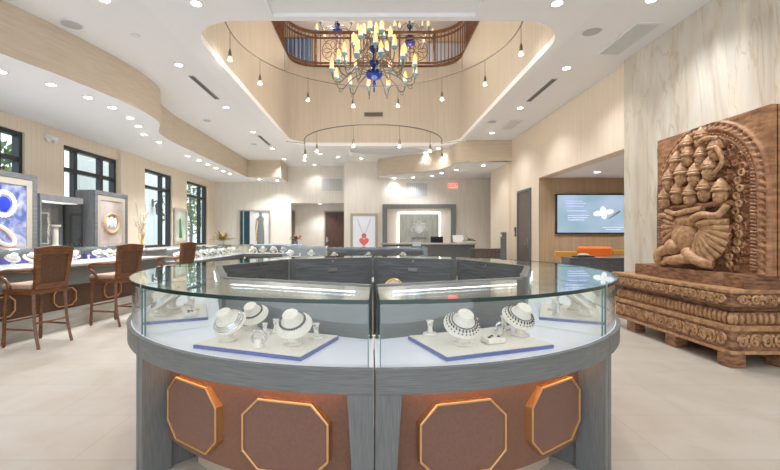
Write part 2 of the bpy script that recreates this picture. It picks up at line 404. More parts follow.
# ------------------------------------------------------------------ ceiling fittings
def make_downlight():
    r = empty('recessed_light', (0, 0, 0))
    t = MB(); prof = [(.062, -.001), (.062, -.012), (.085, -.010), (.085, -.001)]
    t.lathe([(.060, -.004), (.064, -.013), (.084, -.009), (.086, -.001)], 20).build('trim_ring', 'white', r, smooth=True)
    MB().lathe([(.058, -.006), (.058, -.014)], 20).build('lens', 'lens', r)
    l = bpy.data.lights.new('lamp', 'SPOT'); l.energy = SPOT_W; l.spot_size = math.radians(125); l.spot_blend = .8; l.shadow_soft_size = .08; l.color = (.955, .975, 1)
    lo = bpy.data.objects.new('lamp', l); COL.objects.link(lo); lo.parent = r; lo.location = (0, 0, -.035)
    return r
DL = make_downlight(); used = [False]
def down(x, y, z, label, group, s=1):
    o = down_(x, y, z, label, group)
    if 'arc behind' in group or 'back right' in group or 'back wall' in group:
        for c in [q for q in bpy.data.objects if q.parent == o and q.type == 'LIGHT']: c.data = soft_lamp()
    return o
SL = []
def soft_lamp():
    if not SL:
        l = [c for c in bpy.data.objects if c.parent == DL and c.type == 'LIGHT'][0].data.copy(); l.energy = SOFT_W; SL.append(l)
    return SL[0]
def down_(x, y, z, label, group, s=1):
    if not used[0]: o = DL; used[0] = True; o.location = (x, y, z); o['category'] = 'ceiling light'
    else: o = dup(DL, (x, y, z))
    o['label'] = label; o['category'] = 'ceiling light'; o['group'] = group
    return o
zc = H
for k, (x, y) in enumerate([(-3.41, 5.1), (-3.41, 7.06), (-3.43, 9.4), (-3.46, 11.65), (-3.46, 13.9), (-3.47, 15.8)]):
    down(x, y, zc, 'round white downlight, %s from the camera in the row left of the void' % ORD[k], 'downlights left of the void')
for k, (x, y) in enumerate([(3.5, 3.2), (3.56, 5.1), (3.5, 7.2), (3.5, 9.45), (3.53, 11.76)]):
    down(x, y, zc, 'round white downlight, %s from the camera in the row right of the void' % ORD[k], 'downlights right of the void')
for s, x in (('left', -2.24), ('right', 2.36)):
    down(x, 5.1, zc-.05, 'round white downlight in front of the near %s corner of the void' % s, 'downlights before the void')
    down(x, 1.5, zc-.05, 'round white downlight overhead on the %s, nearest the camera' % s, 'downlights before the void')
for k, (x, y) in enumerate([(-1.92, 14.8), (-1.31, 15.4), (-.43, 15.7), (.51, 15.7), (1.30, 15.35), (1.95, 14.6), (2.30, 13.85)]):
    down(x, y, zc, 'small round downlight, %s from the left in the arc behind the dome' % ORD[k], 'downlights in the arc behind the void')
down(-2.45, 17.1, zc, 'round downlight above the hall doorway, close to the wall vent', 'downlights at the back wall')
for k, (x, y) in enumerate([(-5.6, 2.4), (-5.4, 4.2), (-5.25, 5.66), (-4.93, 6.15), (-4.77, 6.72), (-4.71, 7.25), (-4.78, 7.9), (-4.97, 8.5), (-5.25, 9.2), (-5.3, 9.95), (-5.38, 11.7), (-5.36, 12.4), (-5.37, 13.1), (-5.4, 13.85), (-5.4, 14.5), (-5.36, 15.1)]):
    down(x, y, HS, 'round downlight in the low left soffit, %s of its row from the near end' % ORD[k], 'downlights in the left soffit')
for k, (x, y) in enumerate([(-4.67, 16.6), (-4.0, 16.9)]):
    down(x, y, HS, 'round downlight under the back left soffit, %s from the corner' % ORD[k], 'downlights in the left soffit')
for k, (x, y) in enumerate([(.9, 16.3), (1.65, 16.1), (2.35, 15.7), (2.6, 14.9), (3.0, 14.2), (3.7, 13.3)]):
    down(x, y, HS, 'round downlight in the S-curved back right soffit, %s from the left' % ORD[k], 'downlights in the back right soffit')
for k, (x, y) in enumerate([(5.4, 9.6), (7.3, 9.6), (6.2, 7.5)]):
    down(x, y, OZ, 'downlight in the lounge ceiling, %s of three' % ORD[k], 'downlights in the lounge')
down(-2.4, 18.5, 2.80, 'downlight inside the small back hall', 'downlights in the hall')
for k, (x, y) in enumerate([(-4.5, 15.5), (-1.5, 15.5), (1.5, 15.5), (4.5, 15.5), (-4.6, 9), (4.6, 9), (-1.3, 7.5), (1.5, 7.5), (-1.3, 11.5), (1.5, 11.5)]):  # unseen downlights added to brighten the gallery
    o = down(x, y, 9.95, 'added unseen downlight high in the gallery ceiling, %s counted from the back left' % ORD[k], 'added downlights in the gallery ceiling')
def slot_vent(x, y0, y1, label):
    r = empty('slot_vent', (x, (y0+y1)/2, H), label=label, cat='air vent', group='linear ceiling vents')
    hl = (y1-y0)/2
    B(-.055, .055, -hl, hl, -.008, -.001).build('vent_frame', 'greyplastic', r)
    m_ = MB()
    for q in (-.033, -.011, .011, .033): m_.box(q-.007, q+.007, -hl+.02, hl-.02, -.013, -.008)
    m_.build('vent_slot', 'darkvent', r)
slot_vent(-3.42, 7.55, 8.85, 'long dark slot vent in the ceiling left of the void, nearer the camera')
slot_vent(-3.42, 12.1, 13.4, 'long dark slot vent in the ceiling left of the void, farther away')
slot_vent(3.52, 7.7, 9.0, 'long dark slot vent in the ceiling right of the void')
def grille(name, loc, rot, wd, ht, label, cat='air vent', n=14, mat='greyplastic'):
    r = empty(name, loc, rot=rot, label=label, cat=cat)
    f = MB().prism(rect(-wd/2, wd/2, -ht/2, ht/2), 0, .02, [rect(-wd/2+.03, wd/2-.03, -ht/2+.03, ht/2-.03)]); f.build('vent_frame', 'white', r)
    B(-wd/2+.03, wd/2-.03, -ht/2+.03, ht/2-.03, .001, .004).build('vent_backing', mat, r)
    s = MB()
    for k in range(n):
        x = -wd/2+.03+(wd-.06)*(k+.5)/n; s.box(x-.006, x+.006, -ht/2+.03, ht/2-.03, .004, .016)
    s.build('vent_louvers', 'white', r)
    return r
grille('ceiling_grille', (3.92, 6.15, H), (PI, 0, 0), .36, 1.0, 'wide pale return grille in the ceiling near the stone wall')
grille('ceiling_grille', (3.80, 10.9, H), (PI, 0, 0), .32, .95, 'smaller pale ceiling grille farther back on the right')
grille('wall_grille', (-1.76, YB, 3.56), (PI/2, 0, 0), .98, .6, 'white louvered vent high on the wall above the hall doorway')
grille('wall_grille', (1.84, YC, 3.22), (PI/2, 0, 0), .95, .60, 'grey louvered vent high on the wall above the logo frame', n=10)
o = grille('void_grille', (0.05, VY1, 5.36), (PI/2, 0, 0), .62, .13, 'small dark vent on the far wall of the void', n=16, mat='darkvent')
for c in o.children: c.data.materials[0] = M['darkvent']
def disc(name, x, y, z, r, label, mat='greyplastic', group=None):
    o = empty(name, (x, y, z), label=label, cat='ceiling speaker' if 'speaker' in name else 'detector', group=group)
    MB().lathe([(r, -.001), (r, -.010), (r*.9, -.014)], 24).build('rim', 'white', o)
    MB().lathe([(r*.86, -.014), (r*.86, -.017)], 24).build('cover', mat, o)
disc('ceiling_speaker', -4.28, 5.7, H, .15, 'large round grey speaker in the ceiling at the upper left')
disc('ceiling_speaker', 3.24, 5.9, H, .14, 'round grey speaker in the ceiling at the upper right')
disc('smoke_detector', -3.56, 6.03, H, .065, 'small white detector between the left speaker and the downlight row', 'white')
disc('ceiling_speaker', -4.33, 10.5, H, .11, 'small round speaker beyond the bend of the left soffit')
disc('ceiling_speaker', 3.18, 10.6, H, .13, 'small round speaker in the ceiling far back on the right')
disc('ceiling_speaker', -3.9, 13.2, H, .11, 'faint round speaker in the ceiling near the far left soffit corner')
r = empty('emergency_light', (XL, 8.57, 3.42), label='small white emergency light high on the left wall between the first two windows', cat='emergency light')
MB().box(0, .07, -.14, .14, -.03, .05).build('housing', 'white', r, bevel=.01)
for s in (-1, 1): MB().lathe([(.02, -.09), (.045, -.06), (.05, -.03)], 12, Matrix.Translation((.05, s*.09, .0))).build('lamp_head', 'white', r, smooth=True)

# ------------------------------------------------------------------ track lights
def make_pendant():
    r = empty('track_pendant', (0, 0, 0))
    MB().tube([(0, 0, 0), (0, 0, -.34)], .006).build('stem', 'iron', r)
    MB().lathe([(.012, -.33), (.02, -.36), (.03, -.40), (.034, -.47), (.028, -.47)], 12).build('lamp_holder', 'iron', r, smooth=True)
    MB().lathe([(.03, -.465), (.05, -.52), (.046, -.545), (.001, -.545)], 14).build('shade', 'frost', r, smooth=True)
    MB().ball((0, 0, -.52), (.034, .034, .036)).build('bulb', 'lens', r, smooth=True)
    l = bpy.data.lights.new('lamp', 'POINT'); l.energy = 2.5; l.shadow_soft_size = .05; l.color = (1, .93, .82)
    lo = bpy.data.objects.new('lamp', l); COL.objects.link(lo); lo.parent = r; lo.location = (0, 0, -.62)
    return r
PD = make_pendant(); PD['category'] = 'pendant light'; pd_used = [False]
def pend(x, y, z, label, group, s=1):
    if not pd_used[0]: pd_used[0] = True; o = PD; o.location = (x, y, z)
    else: o = dup(PD, (x, y, z))
    o['label'] = label; o['group'] = group; o.scale = (s, s, s); return o
kk = 3.5; ZT = 1.35+kk; CX, CY, RT = .03, 6.95, 2.47
a0 = math.degrees(math.acos(-.98)); 
pts = []
for i in range(61):
    a = math.radians(-28+236*i/60)
    x = CX+RT*math.cos(a); y = CY+RT*math.sin(a)
    if y > VY0+.25: pts.append((x, y, ZT))
tr = MB().tube(pts, .012, 6)
t = empty('curved_track', (CX, CY+RT, ZT), label='large bronze curved light track hung around the big chandelier', cat='light track')
t2 = tr.build('rail', 'iron', t); t2.location = (-CX, -(CY+RT), -ZT)
for i, aa in enumerate((-12, 40, 90, 140, 192)):
    a = math.radians(aa); hx, hy = CX+RT*math.cos(a)-CX, CY+RT*math.sin(a)-(CY+RT)
    MB().tube([(hx, hy, 0), (hx, hy, ZG-ZT-.02 if 0 else .55)], .005).build('hanger', 'iron', t)
for i, px in enumerate((230, 260, 308, 353, 398, 442, 485, 521)):
    s_ = (px-372)/400
    # meet the ray with the circle (far half)
    A = 1+s_*s_; Bq = -2*(s_*CX+CY); Cq = CX*CX+CY*CY-RT*RT
    y = (-Bq+math.sqrt(max(Bq*Bq-4*A*Cq, 0)))/(2*A); x = s_*y
    q = math.hypot(x-CX, y-CY)
    pend(x, y, ZT-.01, 'small glass pendant on the large curved track, %s from the left' % ORD[i], 'pendants on the large track', .9)
kk2 = 2.93; ZT2 = 1.35+kk2; CX2, CY2, RT2 = .03, 12.35, 2.1
pts = [(CX2+RT2*math.cos(math.radians(180+180*i/40)), CY2+RT2*math.sin(math.radians(180+180*i/40)), ZT2-.1) for i in range(41)]
t = empty('curved_track', (CX2, CY2-RT2, ZT2-.1), label='smaller bronze curved light track below the far end of the void', cat='light track')
t2 = MB().tube(pts, .014, 6).build('rail', 'iron', t); t2.location = (-CX2, -(CY2-RT2), -(ZT2-.1))
for sx in (-1, 1): MB().tube([(sx*RT2, RT2, 0), (sx*2.75-CX2*0, RT2+.3, H-.05-(ZT2-.1))], .008).build('hanger', 'iron', t)
for aa in ():
    a = math.radians(aa); hx, hy = RT2*math.cos(a), RT2*math.sin(a)+RT2
    MB().tube([(hx, hy, 0), (hx, hy, .9)], .005).build('hanger', 'iron', t)
for i, aa in enumerate((184, 200, 223, 256, 289, 318, 350)):
    a = math.radians(aa)
    pend(CX2+RT2*math.cos(a), CY2+RT2*math.sin(a), ZT2-.11, 'small glass pendant on the smaller far track, %s from the left' % ORD[i], 'pendants on the smaller track')

# ------------------------------------------------------------------ chandeliers
def make_chandelier(name, loc, label, tiers, ztop, zbot, chain_to, sc_=1, detail=True):
    r = empty(name, loc, label=label, cat='chandelier', group=None)
    r.scale = (sc_,)*3
    if ztop < 1.52 and name: 
        l = bpy.data.lights.new('lamp', 'POINT'); l.energy = 45; l.shadow_soft_size = .4; l.color = (1, .86, .68)
        lo = bpy.data.objects.new('lamp', l); COL.objects.link(lo); lo.parent = r; lo.location = (0, 0, -.4)
    h = ztop-zbot
    prof = [(.01, zbot), (.035, zbot+.02), (.045, zbot+.06), (.02, zbot+.10), (.05, zbot+.13), (.16, zbot+.18), (.20, zbot+.25), (.18, zbot+.33), (.06, zbot+.36),
            (.045, zbot+.42), (.10, zbot+.48), (.11, zbot+.57), (.04, zbot+.62), (.035, zbot+.75), (.10, zbot+.82), (.12, zbot+.90), (.05, zbot+.98), (.03, zbot+1.15), (.06, zbot+1.22), (.05, zbot+1.32), (.02, zbot+1.40), (.012, ztop)]
    MB().lathe(prof, 18).build('column', 'blueglass', r, smooth=True)
    MB().lathe([(.001, zbot-.16), (.022, zbot-.13), (.014, zbot-.10), (.024, zbot-.07), (.01, zbot-.04), (.012, zbot)], 10).build('finial', 'blueglass', r, smooth=True)
    MB().tube([(0, 0, ztop), (0, 0, chain_to)], .018, 6).build('chain', 'iron', r)
    for (n, R, zh, zc_, off) in tiers:
        am = MB(); p = catmull([(.06, 0, zh), (R*.30, 0, zh+.10), (R*.60, 0, zh+.0), (R*.80, 0, zh-.17), (R*.95, 0, zh-.13), (R, 0, zc_-.02)], 5)
        am.tube(p, [.014]*len(p), 6)
        am.tube(catmull([(R*.80, 0, zh-.17), (R*.86, 0, zh-.25), (R*.93, 0, zh-.22), (R*.9, 0, zh-.18)], 4), .008, 5)
        arm0 = am.build('arm', 'iron', r, smooth=True)
        T = Matrix.Translation((R, 0, zc_))
        c1 = MB().lathe([(.015, -.06), (.03, -.05), (.035, 0), (.07, .02), (.075, .035), (.04, .04)], 12, T).build('candle_cup', 'tealglass', arm0, smooth=True)
        c2 = MB().lathe([(.040, .03), (.056, .05), (.056, .09), (.046, .13), (.03, .135)], 12, T).build('shade', 'frost', arm0, smooth=True)
        c3 = MB().lathe([(.040, .11), (.050, .16), (.043, .21), (.022, .27), (.002, .31)], 10, T).build('flame_bulb', 'flame', arm0, smooth=True)
        arm0.rotation_euler.z = math.radians(off)
        for k in range(1, n):
            a = copy_tree(arm0, r); a.rotation_euler.z = math.radians(off+360*k/n)
    return r
TI = [(12, .98, .22, .28, 8), (10, .72, .52, .60, 20), (8, .48, .80, .92, 5), (5, .24, 1.12, 1.16, 30)]
ch = make_chandelier('chandelier', (.05, 9.3, 4.82), 'large tiered chandelier with cobalt blue column and amber candle bulbs in the void', TI, 1.55, 0, 5.1)
for (z, e) in ((1.9, 60), (.0, 30)):
    l = bpy.data.lights.new('lamp', 'POINT'); l.energy = e; l.shadow_soft_size = .5; l.color = (1, .82, .6)
    lo = bpy.data.objects.new('lamp', l); COL.objects.link(lo); lo.parent = ch; lo.location = (0, 0, z if z else -.5)
TI2 = [(8, .85, .45, .50, 0), (6, .5, .85, .92, 20)]
make_chandelier('chandelier', (1.42, 15.0, 8.30), 'cobalt blue chandelier in the gallery, half hidden behind the big one', TI2, 1.5, 0, 1.64)
make_chandelier('chandelier', (-1.35, 15.6, 9.0), 'gallery chandelier at the left whose blue tip just shows above the rail', [(8, .8, .30, .30, 0)], .8, 0, .9, 1)

# ------------------------------------------------------------------ gallery railing
rail = empty('gallery_railing', (0, VY1, ZG), label='dark wood and iron railing with rosette panels round the gallery opening', cat='railing')
RP = grow(rrect(VX0, VX1, VY0+.3, VY1, .3, .95, 16), .10)
# keep sides and far end, ordered from near right round the far end to near left
def rail_path(zoff): return [(x, y-VY1, zoff) for x, y in RP[17:]+[] if True]
RPx = [(x, y-VY1) for x, y in RP]
far = RPx[14:17]+RPx[17:34]+RPx[34:51]+RPx[51:54]
far = RPx[16:52]
for z, rr in ((1.18, .055), (1.00, .035), (.16, .035), (.05, .05)):
    MB().tube([(x, y, z) for x, y in far], rr, 6).build('rail_bar', 'railwood', rail)
# resample
def resample(P, step):
    out = []; acc = 0
    for a, b in zip(P[:-1], P[1:]):
        a = Vector(a); b = Vector(b); L = (b-a).length
        while acc <= L:
            q = a+(b-a)*(acc/L if L else 0); out.append((q.x, q.y)); acc += step
        acc -= L
    return out
bal = MB()
for i, (x, y) in enumerate(resample(far, .13)):
    if y > -.12 and abs(x-.1) < 1.72 and (int((x+5)/.13) % 6) in (2, 3, 4): continue
    bal.tube([(x, y, .1), (x, y, 1.1)], .016, 5)
bal.build('balusters', 'railwood', rail)
for x in (-1.9, -.72, .92, 2.1):
    B(x-.03, x+.03, .07, .13, .03, 1.18).build('post', 'railwood', rail)
for cx in (-1.31, .10, 1.5):
    ro = MB()
    for k in range(8):
        a = k*PI/4; c = (cx+.19*math.cos(a), .10, .58+.19*math.sin(a))
        ro.tube([(c[0]+.13*math.cos(a)*math.cos(t*PI/8)-.07*math.sin(a)*math.sin(t*PI/8), .10, c[2]+.13*math.sin(a)*math.cos(t*PI/8)+.07*math.cos(a)*math.sin(t*PI/8)) for t in range(16)], .010, 5, True)
    ro.tube([(cx+.36*math.cos(t*PI/12), .10, .58+.36*math.sin(t*PI/12)) for t in range(24)], .013, 5, True)
    ro.build('rosette', 'railwood', rail)
ga = empty('gallery_drape', (-3.3, 16.9, ZG), label='blue drape beside the gallery wall, seen through the left end of the railing', cat='curtain')
dr = MB(); P = [(-.75+1.5*i/60, .04*math.sin(i*.9)) for i in range(61)]
dr.prism([(x, y-.01) for x, y in P]+[(x, y+.01) for x, y in P[::-1]], .02, 2.7); dr.build('cloth', 'drape', ga, smooth=True)
MB().tube([(-.85, 0, 2.72), (.85, 0, 2.72)], .03).build('rod', 'iron', ga)
pw = empty('window_5', (3.2, 16.98, ZG+.6), kind='structure')
B(-.9, .9, -.04, 0, 0, 2.0).build('window_frame', 'beigeframe', pw)
B(-.82, .82, -.05, -.04, .08, 1.92).build('window_glass', plain('pale_window', (.55, .62, .75), .2), pw)
g_ = empty('gallery_console', (3.3, 16.6, ZG), label='dark shelf of ornaments behind the right end of the gallery railing', cat='table')
B(-.7, .7, -.18, .18, .50, .56).build('table_top', 'doorwood', g_)
for x in (-.65, .65): B(x-.03, x+.03, -.15, .15, 0, .5).build('leg', 'doorwood', g_)
for k in range(5):
    o = MB().lathe([(.05, 0), (.09, .08), (.07, .2), (.03, .26), (.05, .32)], 10).build('vase', 'doorwood', None, smooth=True, loc=(2.75+.27*k, 16.6, ZG+.56))
    tag(o, 'small dark vase on the gallery shelf, %s from the left' % ORD[k], 'vase', 'vases on the gallery shelf')

# ------------------------------------------------------------------ jewellery stands
def make_bust(neck='silver', style='collar'):
    """leatherette neck form tilted back on a round foot, wearing a necklace"""
    r = empty('necklace_bust', (0, 0, 0))
    MB().lathe([(.050, 0), (.052, .006), (.032, .016), (.024, .04), (.030, .07)], 20).build('foot', 'cream', r, smooth=True)
    T = Matrix.Translation((0, .012, .096)) @ Matrix.Rotation(math.radians(36), 4, 'X')
    b = MB()
    b.lathe([(.060, -.022), (.094, -.010), (.098, -.002), (.094, .006), (.074, .026), (.054, .040), (.046, .054), (.043, .078), (.038, .084), (.001, .085)], 28, T, 1.0, .95)
    b.build('neck_form', 'cream', r, smooth=True)
    nk = MB(); N = 34
    if style == 'collar':
        for rr, z, t in ((.070, .030, .0055), (.079, .022, .005), (.087, .013, .0045)):
            nk.tube([(rr*math.cos(2*PI*i/40), rr*.95*math.sin(2*PI*i/40), z) for i in range(40)], t, 6, True, T)
    elif style == 'bib':
        nk.tube([(.062*math.cos(2*PI*i/40), .062*.95*math.sin(2*PI*i/40), .036) for i in range(40)], .003, 6, True, T)
        for i in range(26):
            a = 2*PI*i/26
            c = T @ Vector((.074*math.cos(a), .074*.95*math.sin(a), .030)); nk.ball(c, (.0045, .0045, .009), 8, 6)
            c = T @ Vector((.086*math.cos(a), .086*.95*math.sin(a), .017)); nk.ball(c, .0042, 8, 6)
    else:
        for i in range(N):
            a = 2*PI*i/N; c = T @ Vector((.066*math.cos(a), .066*.95*math.sin(a), .036)); nk.ball(c, .0065, 8, 6)
    nk.build('necklace', neck, r, smooth=True)
    return r
def make_earring_stand():
    r = empty('ring_stand', (0, 0, 0))
    MB().lathe([(.042, 0), (.042, .012), (.038, .015)], 20).build('foot', 'cream', r, smooth=True)
    MB().prism([(-.016, .0), (.016, 0), (.011, .03), (.014, .055), (.022, .075), (-.022, .075), (-.014, .055), (-.011, .03)], -.012, .012, (), lambda a, b, t: (a, t, b+.014)).build('pedestal', 'cream', r, bevel=.004)
    MB().tube([(.010*math.cos(2*PI*i/16), -.015, .07+.012*math.sin(2*PI*i/16)) for i in range(16)], .0035, 6, True).build('ring', 'silver', r, smooth=True)
    return r
def make_bangle():
    r = empty('bracelet_stand', (0, 0, 0))
    MB().lathe([(.028, 0), (.030, .012), (.024, .03), (.020, .045)], 16).build('cushion', 'cream', r, smooth=True)
    m_ = MB()
    for i in range(24):
        a = 2*PI*i/24; m_.ball((.040*math.cos(a), -.004, .052+.034*math.sin(a)), (.0075, .014, .0075), 8, 6)
    m_.build('bracelet', 'silver', r, smooth=True)
    return r
def make_box():
    r = empty('earring_box', (0, 0, 0))
    B(-.055, .055, -.04, .04, 0, .028).build('block', 'cream', r, bevel=.004)
    e = MB()
    for (x, y) in ((-.03, -.01), (0, .012), (.03, -.008)):
        e.tube([(x+.008*math.cos(2*PI*i/12), y+.008*math.sin(2*PI*i/12), .031) for i in range(12)], .003, 5, True); e.ball((x, y, .033), .005, 8, 6)
    e.build('earrings', 'darkjewel', r, smooth=True)
    return r
PROTO = {'bust': make_bust('silver', 'collar'), 'bib': make_bust('darkjewel', 'bib'), 'choker': make_bust('darkjewel', 'choker'), 'stand': make_earring_stand(), 'bangle': make_bangle(), 'box': make_box()}
CAT = {'bust': 'necklace display', 'bib': 'necklace display', 'choker': 'necklace display', 'stand': 'ring display', 'bangle': 'bracelet display', 'box': 'earring display'}
def jewel(kind, x, y, z, rz, label, group=None, s=1):
    o = dup(PROTO[kind], (x, y, z), rz, label, group); o['category'] = CAT[kind]
    if s != 1: o.scale = (s, s, s)
    return o

# ------------------------------------------------------------------ the round island of eight showcases
CI = (.010, 3.55); RL = 1.5
def lp(phi, r, z): a = math.radians(phi); return (r*math.sin(a), RL-r*math.cos(a), z)
def arcband(f0, f1, r0, r1, z0, z1, n=14, f0b=None, f1b=None, mb=None):
    m_ = mb or MB(); f0b = f0 if f0b is None else f0b; f1b = f1 if f1b is None else f1b; vs = []
    for i in range(n+1):
        ft = f0+(f1-f0)*i/n; fb = f0b+(f1b-f0b)*i/n
        vs += [lp(fb, r0, z0), lp(fb, r1, z0), lp(ft, r1, z1), lp(ft, r0, z1)]
    fs = []
    for i in range(n):
        a = 4*i; b = a+4
        for j in range(4): fs.append((a+j, a+(j+1) % 4, b+(j+1) % 4, b+j))
    fs += [(3, 2, 1, 0), tuple(4*n+j for j in range(4))]
    return m_.add(vs, fs)
F = 22.38; FG = 21.75
def sector(r_out, d_in, f=F, n=16):
    pts = [lp(-f+2*f*i/n, r_out, 0)[:2] for i in range(n+1)]
    x = d_in*math.tan(math.radians(f)); pts += [(x, RL-d_in), (-x, RL-d_in)]
    return pts
def make_segment(mirror=1):
    r = empty('curved_showcase', (0, 0, 0)); r['category'] = 'display case'; r['group'] = 'curved showcases of the round island'
    arcband(-F, F, 1.74, 1.862, .672, .772).build('rim_band', 'greywood', r, bevel=.004)
    MB().prism(sector(1.858, 1.25), .772, .780).build('display_deck', 'deck', r)
    arcband(-F, F, 1.842, 1.866, .7725, .784).build('rim_cap', 'greywood', r)
    for s in (-1, 1):
        st = MB()
        wd = 3.5 if s == -mirror else 1.6; tp = 1.3 if s == -mirror else 0
        a, b = (F, F-wd) if s > 0 else (-F, -F+wd)
        bb = b+(tp if s > 0 else -tp)
        arcband(min(a, b), max(a, b), 1.70, 1.858, 0, .672, 3, *( (bb, a) if s > 0 else (a, bb)), mb=st)
        st.build('stile', 'greywood_v', r, bevel=.003)
        sd = MB(); arcband(min(s*F, s*(F-.6)), max(s*F, s*(F-.6)), 1.26, 1.70, 0, .772, 1, mb=sd); sd.build('side_panel', 'greywood_v', r)
        gl = MB(); arcband(min(s*FG, s*(FG-.13)), max(s*FG, s*(FG-.13)), 1.28, 1.828, .78, 1.062, 1, mb=gl); gl.build('glass_side', 'glass', r)
        ed = MB(); arcband(min(s*FG, s*(FG-.13)), max(s*FG, s*(FG-.13)), 1.829, 1.838, .784, 1.054, 1, mb=ed); ed.build('glass_corner', 'edge_pale', r)
    lpn = arcband(-F+1.2, F-1.2, 1.70, 1.715, .185, .672).build('leather_panel', 'leather', r)
    arcband(-F+3.3, F-3.3, 1.55, 1.57, 0, .17).build('kick_board', 'tan', r)
    arcband(-F+(3.6 if mirror > 0 else 1.7), F-(1.7 if mirror > 0 else 3.6), 1.73, 1.745, .660, .671).build('light_strip', 'led_warm', r)
    # medallions: flat octagons standing off the leather
    for c in (-8.5*mirror, 11.3*mirror):
        a = math.radians(c); o3 = Matrix.Translation(lp(c, 1.715, .405)) @ Matrix.Rotation(a, 4, 'Z')
        hw, hh, cu = .222, .172, .085
        def octo(k): 
            w_, h_, c_ = hw-k, hh-k, cu-k*.58
            return [(-w_+c_, -h_), (w_-c_, -h_), (w_, -h_+c_), (w_, h_-c_), (w_-c_, h_), (-w_+c_, h_), (-w_, h_-c_), (-w_, -h_+c_)]
        md = MB().prism(octo(.011), -.018, .03, (), mapXZ, T=o3).build('octagon_medallion', 'medal', r)
        MB().prism(octo(0), -.027, .03, [octo(.012)], mapXZ, T=o3).build('medallion_frame', 'copper', md, bevel=.003)
    MB().prism(sector(1.846, 1.25, FG), 1.062, 1.072).build('glass_top', 'glass', r)
    arcband(-FG, FG, 1.8465, 1.852, 1.056, 1.074).build('glass_edge', 'edge', r)
    arcband(-FG+.14, FG-.14, 1.830, 1.836, .785, 1.061).build('glass_front', 'glass', r, smooth=True)
    hx = 1.25*math.tan(math.radians(FG))
    B(-hx, hx, RL-1.275, RL-1.245, 0, 1.058).build('back_panel', 'greywood', r)
    B(-hx-.005, hx+.005, RL-1.285, RL-1.238, 1.058, 1.078).build('top_rail', 'greywood', r, bevel=.003)
    B(-hx+.07, hx-.07, RL-1.310, RL-1.302, 1.038, 1.044).build('led_bar', 'led', r)
    for (z0, z1) in ((.70, 1.03), (.08, .66)):
        d = B(-hx+.06, hx-.06, RL-1.245, RL-1.228, z0, z1).build('cabinet_door', 'darkwood', r)
        B(-hx+.11, hx-.11, RL-1.228, RL-1.224, z0+.05, z1-.05).build('door_inset', 'darkwood', d, bevel=.002)
        B(-.055, .055, RL-1.224, RL-1.214, (z0+z1)/2+.06, (z0+z1)/2+.10).build('handle', 'chrome', d)
    B(-hx, hx, RL-1.2446, RL-1.235, 0, 1.057).build('back_frame', 'greywood', r)
    MB().lathe([(.012, 0), (.012, .012)], 10, Matrix.Translation((0, RL-1.235, 1.044)) @ Matrix.Rotation(-PI/2, 4, 'X')).build('lock', 'chrome', r)
    return r
SEG = make_segment(); SEG2 = make_segment(-1)
names = ['front right', 'right side nearer', 'right side farther', 'back right', 'back left', 'left side farther', 'left side nearer', 'front left']
def seg_T(i):
    th = math.radians(22.5+45*i); return (CI[0]+RL*math.sin(th), CI[1]-RL*math.cos(th)), th
for i in range(8):
    (x, y), th = seg_T(i)
    o = (SEG if i == 0 else SEG2) if i in (0, 7) else dup(SEG if i % 2 == 0 else SEG2, (0, 0, 0))
    o.location = (x, y, 0); o.rotation_euler = (0, 0, th)
    o['label'] = 'curved grey wood and glass showcase, %s segment of the round island' % names[i]
# mirror symmetry of the medallions: left-front gets its own spacing by copying, so swap the sign there
def island(phi, r): a = math.radians(phi); return CI[0]+r*math.sin(a), CI[1]-r*math.cos(a)
def tray(phi, r, rz, wd, dp, label):
    x, y = island(phi, r)
    o = empty('display_tray', (x, y, .7805), rz, label=label, cat='tray', group='cream display trays')
    B(-wd/2, wd/2, -dp/2, dp/2, .0165, .022).build('tray_pad', 'cream', o, bevel=.003)
    B(-wd/2-.003, wd/2+.003, -dp/2-.003, dp/2+.003, 0, .0163).build('tray_edge', 'trayblue', o)
    return o
ZJ = .8035
tray(-20.8, 1.552, math.radians(-20), .61, .40, 'large cream jewellery tray with blue edge in the front left showcase')
tray(20.6, 1.552, math.radians(20), .61, .40, 'large cream jewellery tray with blue edge in the front right showcase')
tray(-64, 1.56, math.radians(-66), .56, .38, 'cream tray of white stands in the left side showcase')
tray(64, 1.56, math.radians(66), .56, .38, 'cream tray of silver jewellery in the right side showcase')
def at(px, py, z):          # point on a level surface seen at that pixel of the photograph
    D = (1.35-z)*400/(py-235); return (px-372)/400*D, D
def J(kind, px, py, rz, label, s=1, g='jewellery on the front trays'):
    s = s*.92; x, y = at(px, py, ZJ); jewel(kind, x, y, ZJ, math.radians(rz), label, g, s)
J('bust', 228, 340, -25, 'white necklace bust with wide silver collar, far left on the front left tray', 1.0)
J('choker', 253, 329.5, -18, 'white necklace bust behind the silver collar one, dark beaded choker', .95)
J('choker', 293, 344, -12, 'white necklace bust with dark bead choker, front right of the left tray', 1.05)
J('bangle', 259, 347, -10, 'silver bracelet on a small cushion in the front middle of the left tray', 1.0)
J('stand', 276, 332, -15, 'slim ring stand at the back of the left tray', .9)
J('stand', 265, 334, -15, 'short ring stand beside the slim one at the back of the left tray', .75)
J('stand', 316, 338.5, -5, 'ring stand on a round disc at the right corner of the left tray', 1.0)
J('stand', 430, 335, 8, 'ring stand on a round disc at the left corner of the right tray', 1.0)
J('bib', 463, 344, 12, 'white necklace bust with dark fringe necklace, left on the right tray', 1.05)
J('bib', 520, 335, 25, 'white necklace bust with fringe necklace, right on the right tray', 1.05)
J('box', 493, 342, 18, 'low cream box of dark earrings between the two busts on the right tray', 1.0)
J('stand', 475, 331, 15, 'slim ring stand behind the left bust of the right tray', .9)
J('box', 458, 331, 15, 'flat cream block behind the left bust of the right tray', .9)
J('stand', 504, 329.5, 18, 'slim ring stand behind the right bust of the right tray', 1.0)
J('bangle', 500, 334, 18, 'dark silver bracelet standing behind the earring box', .8)
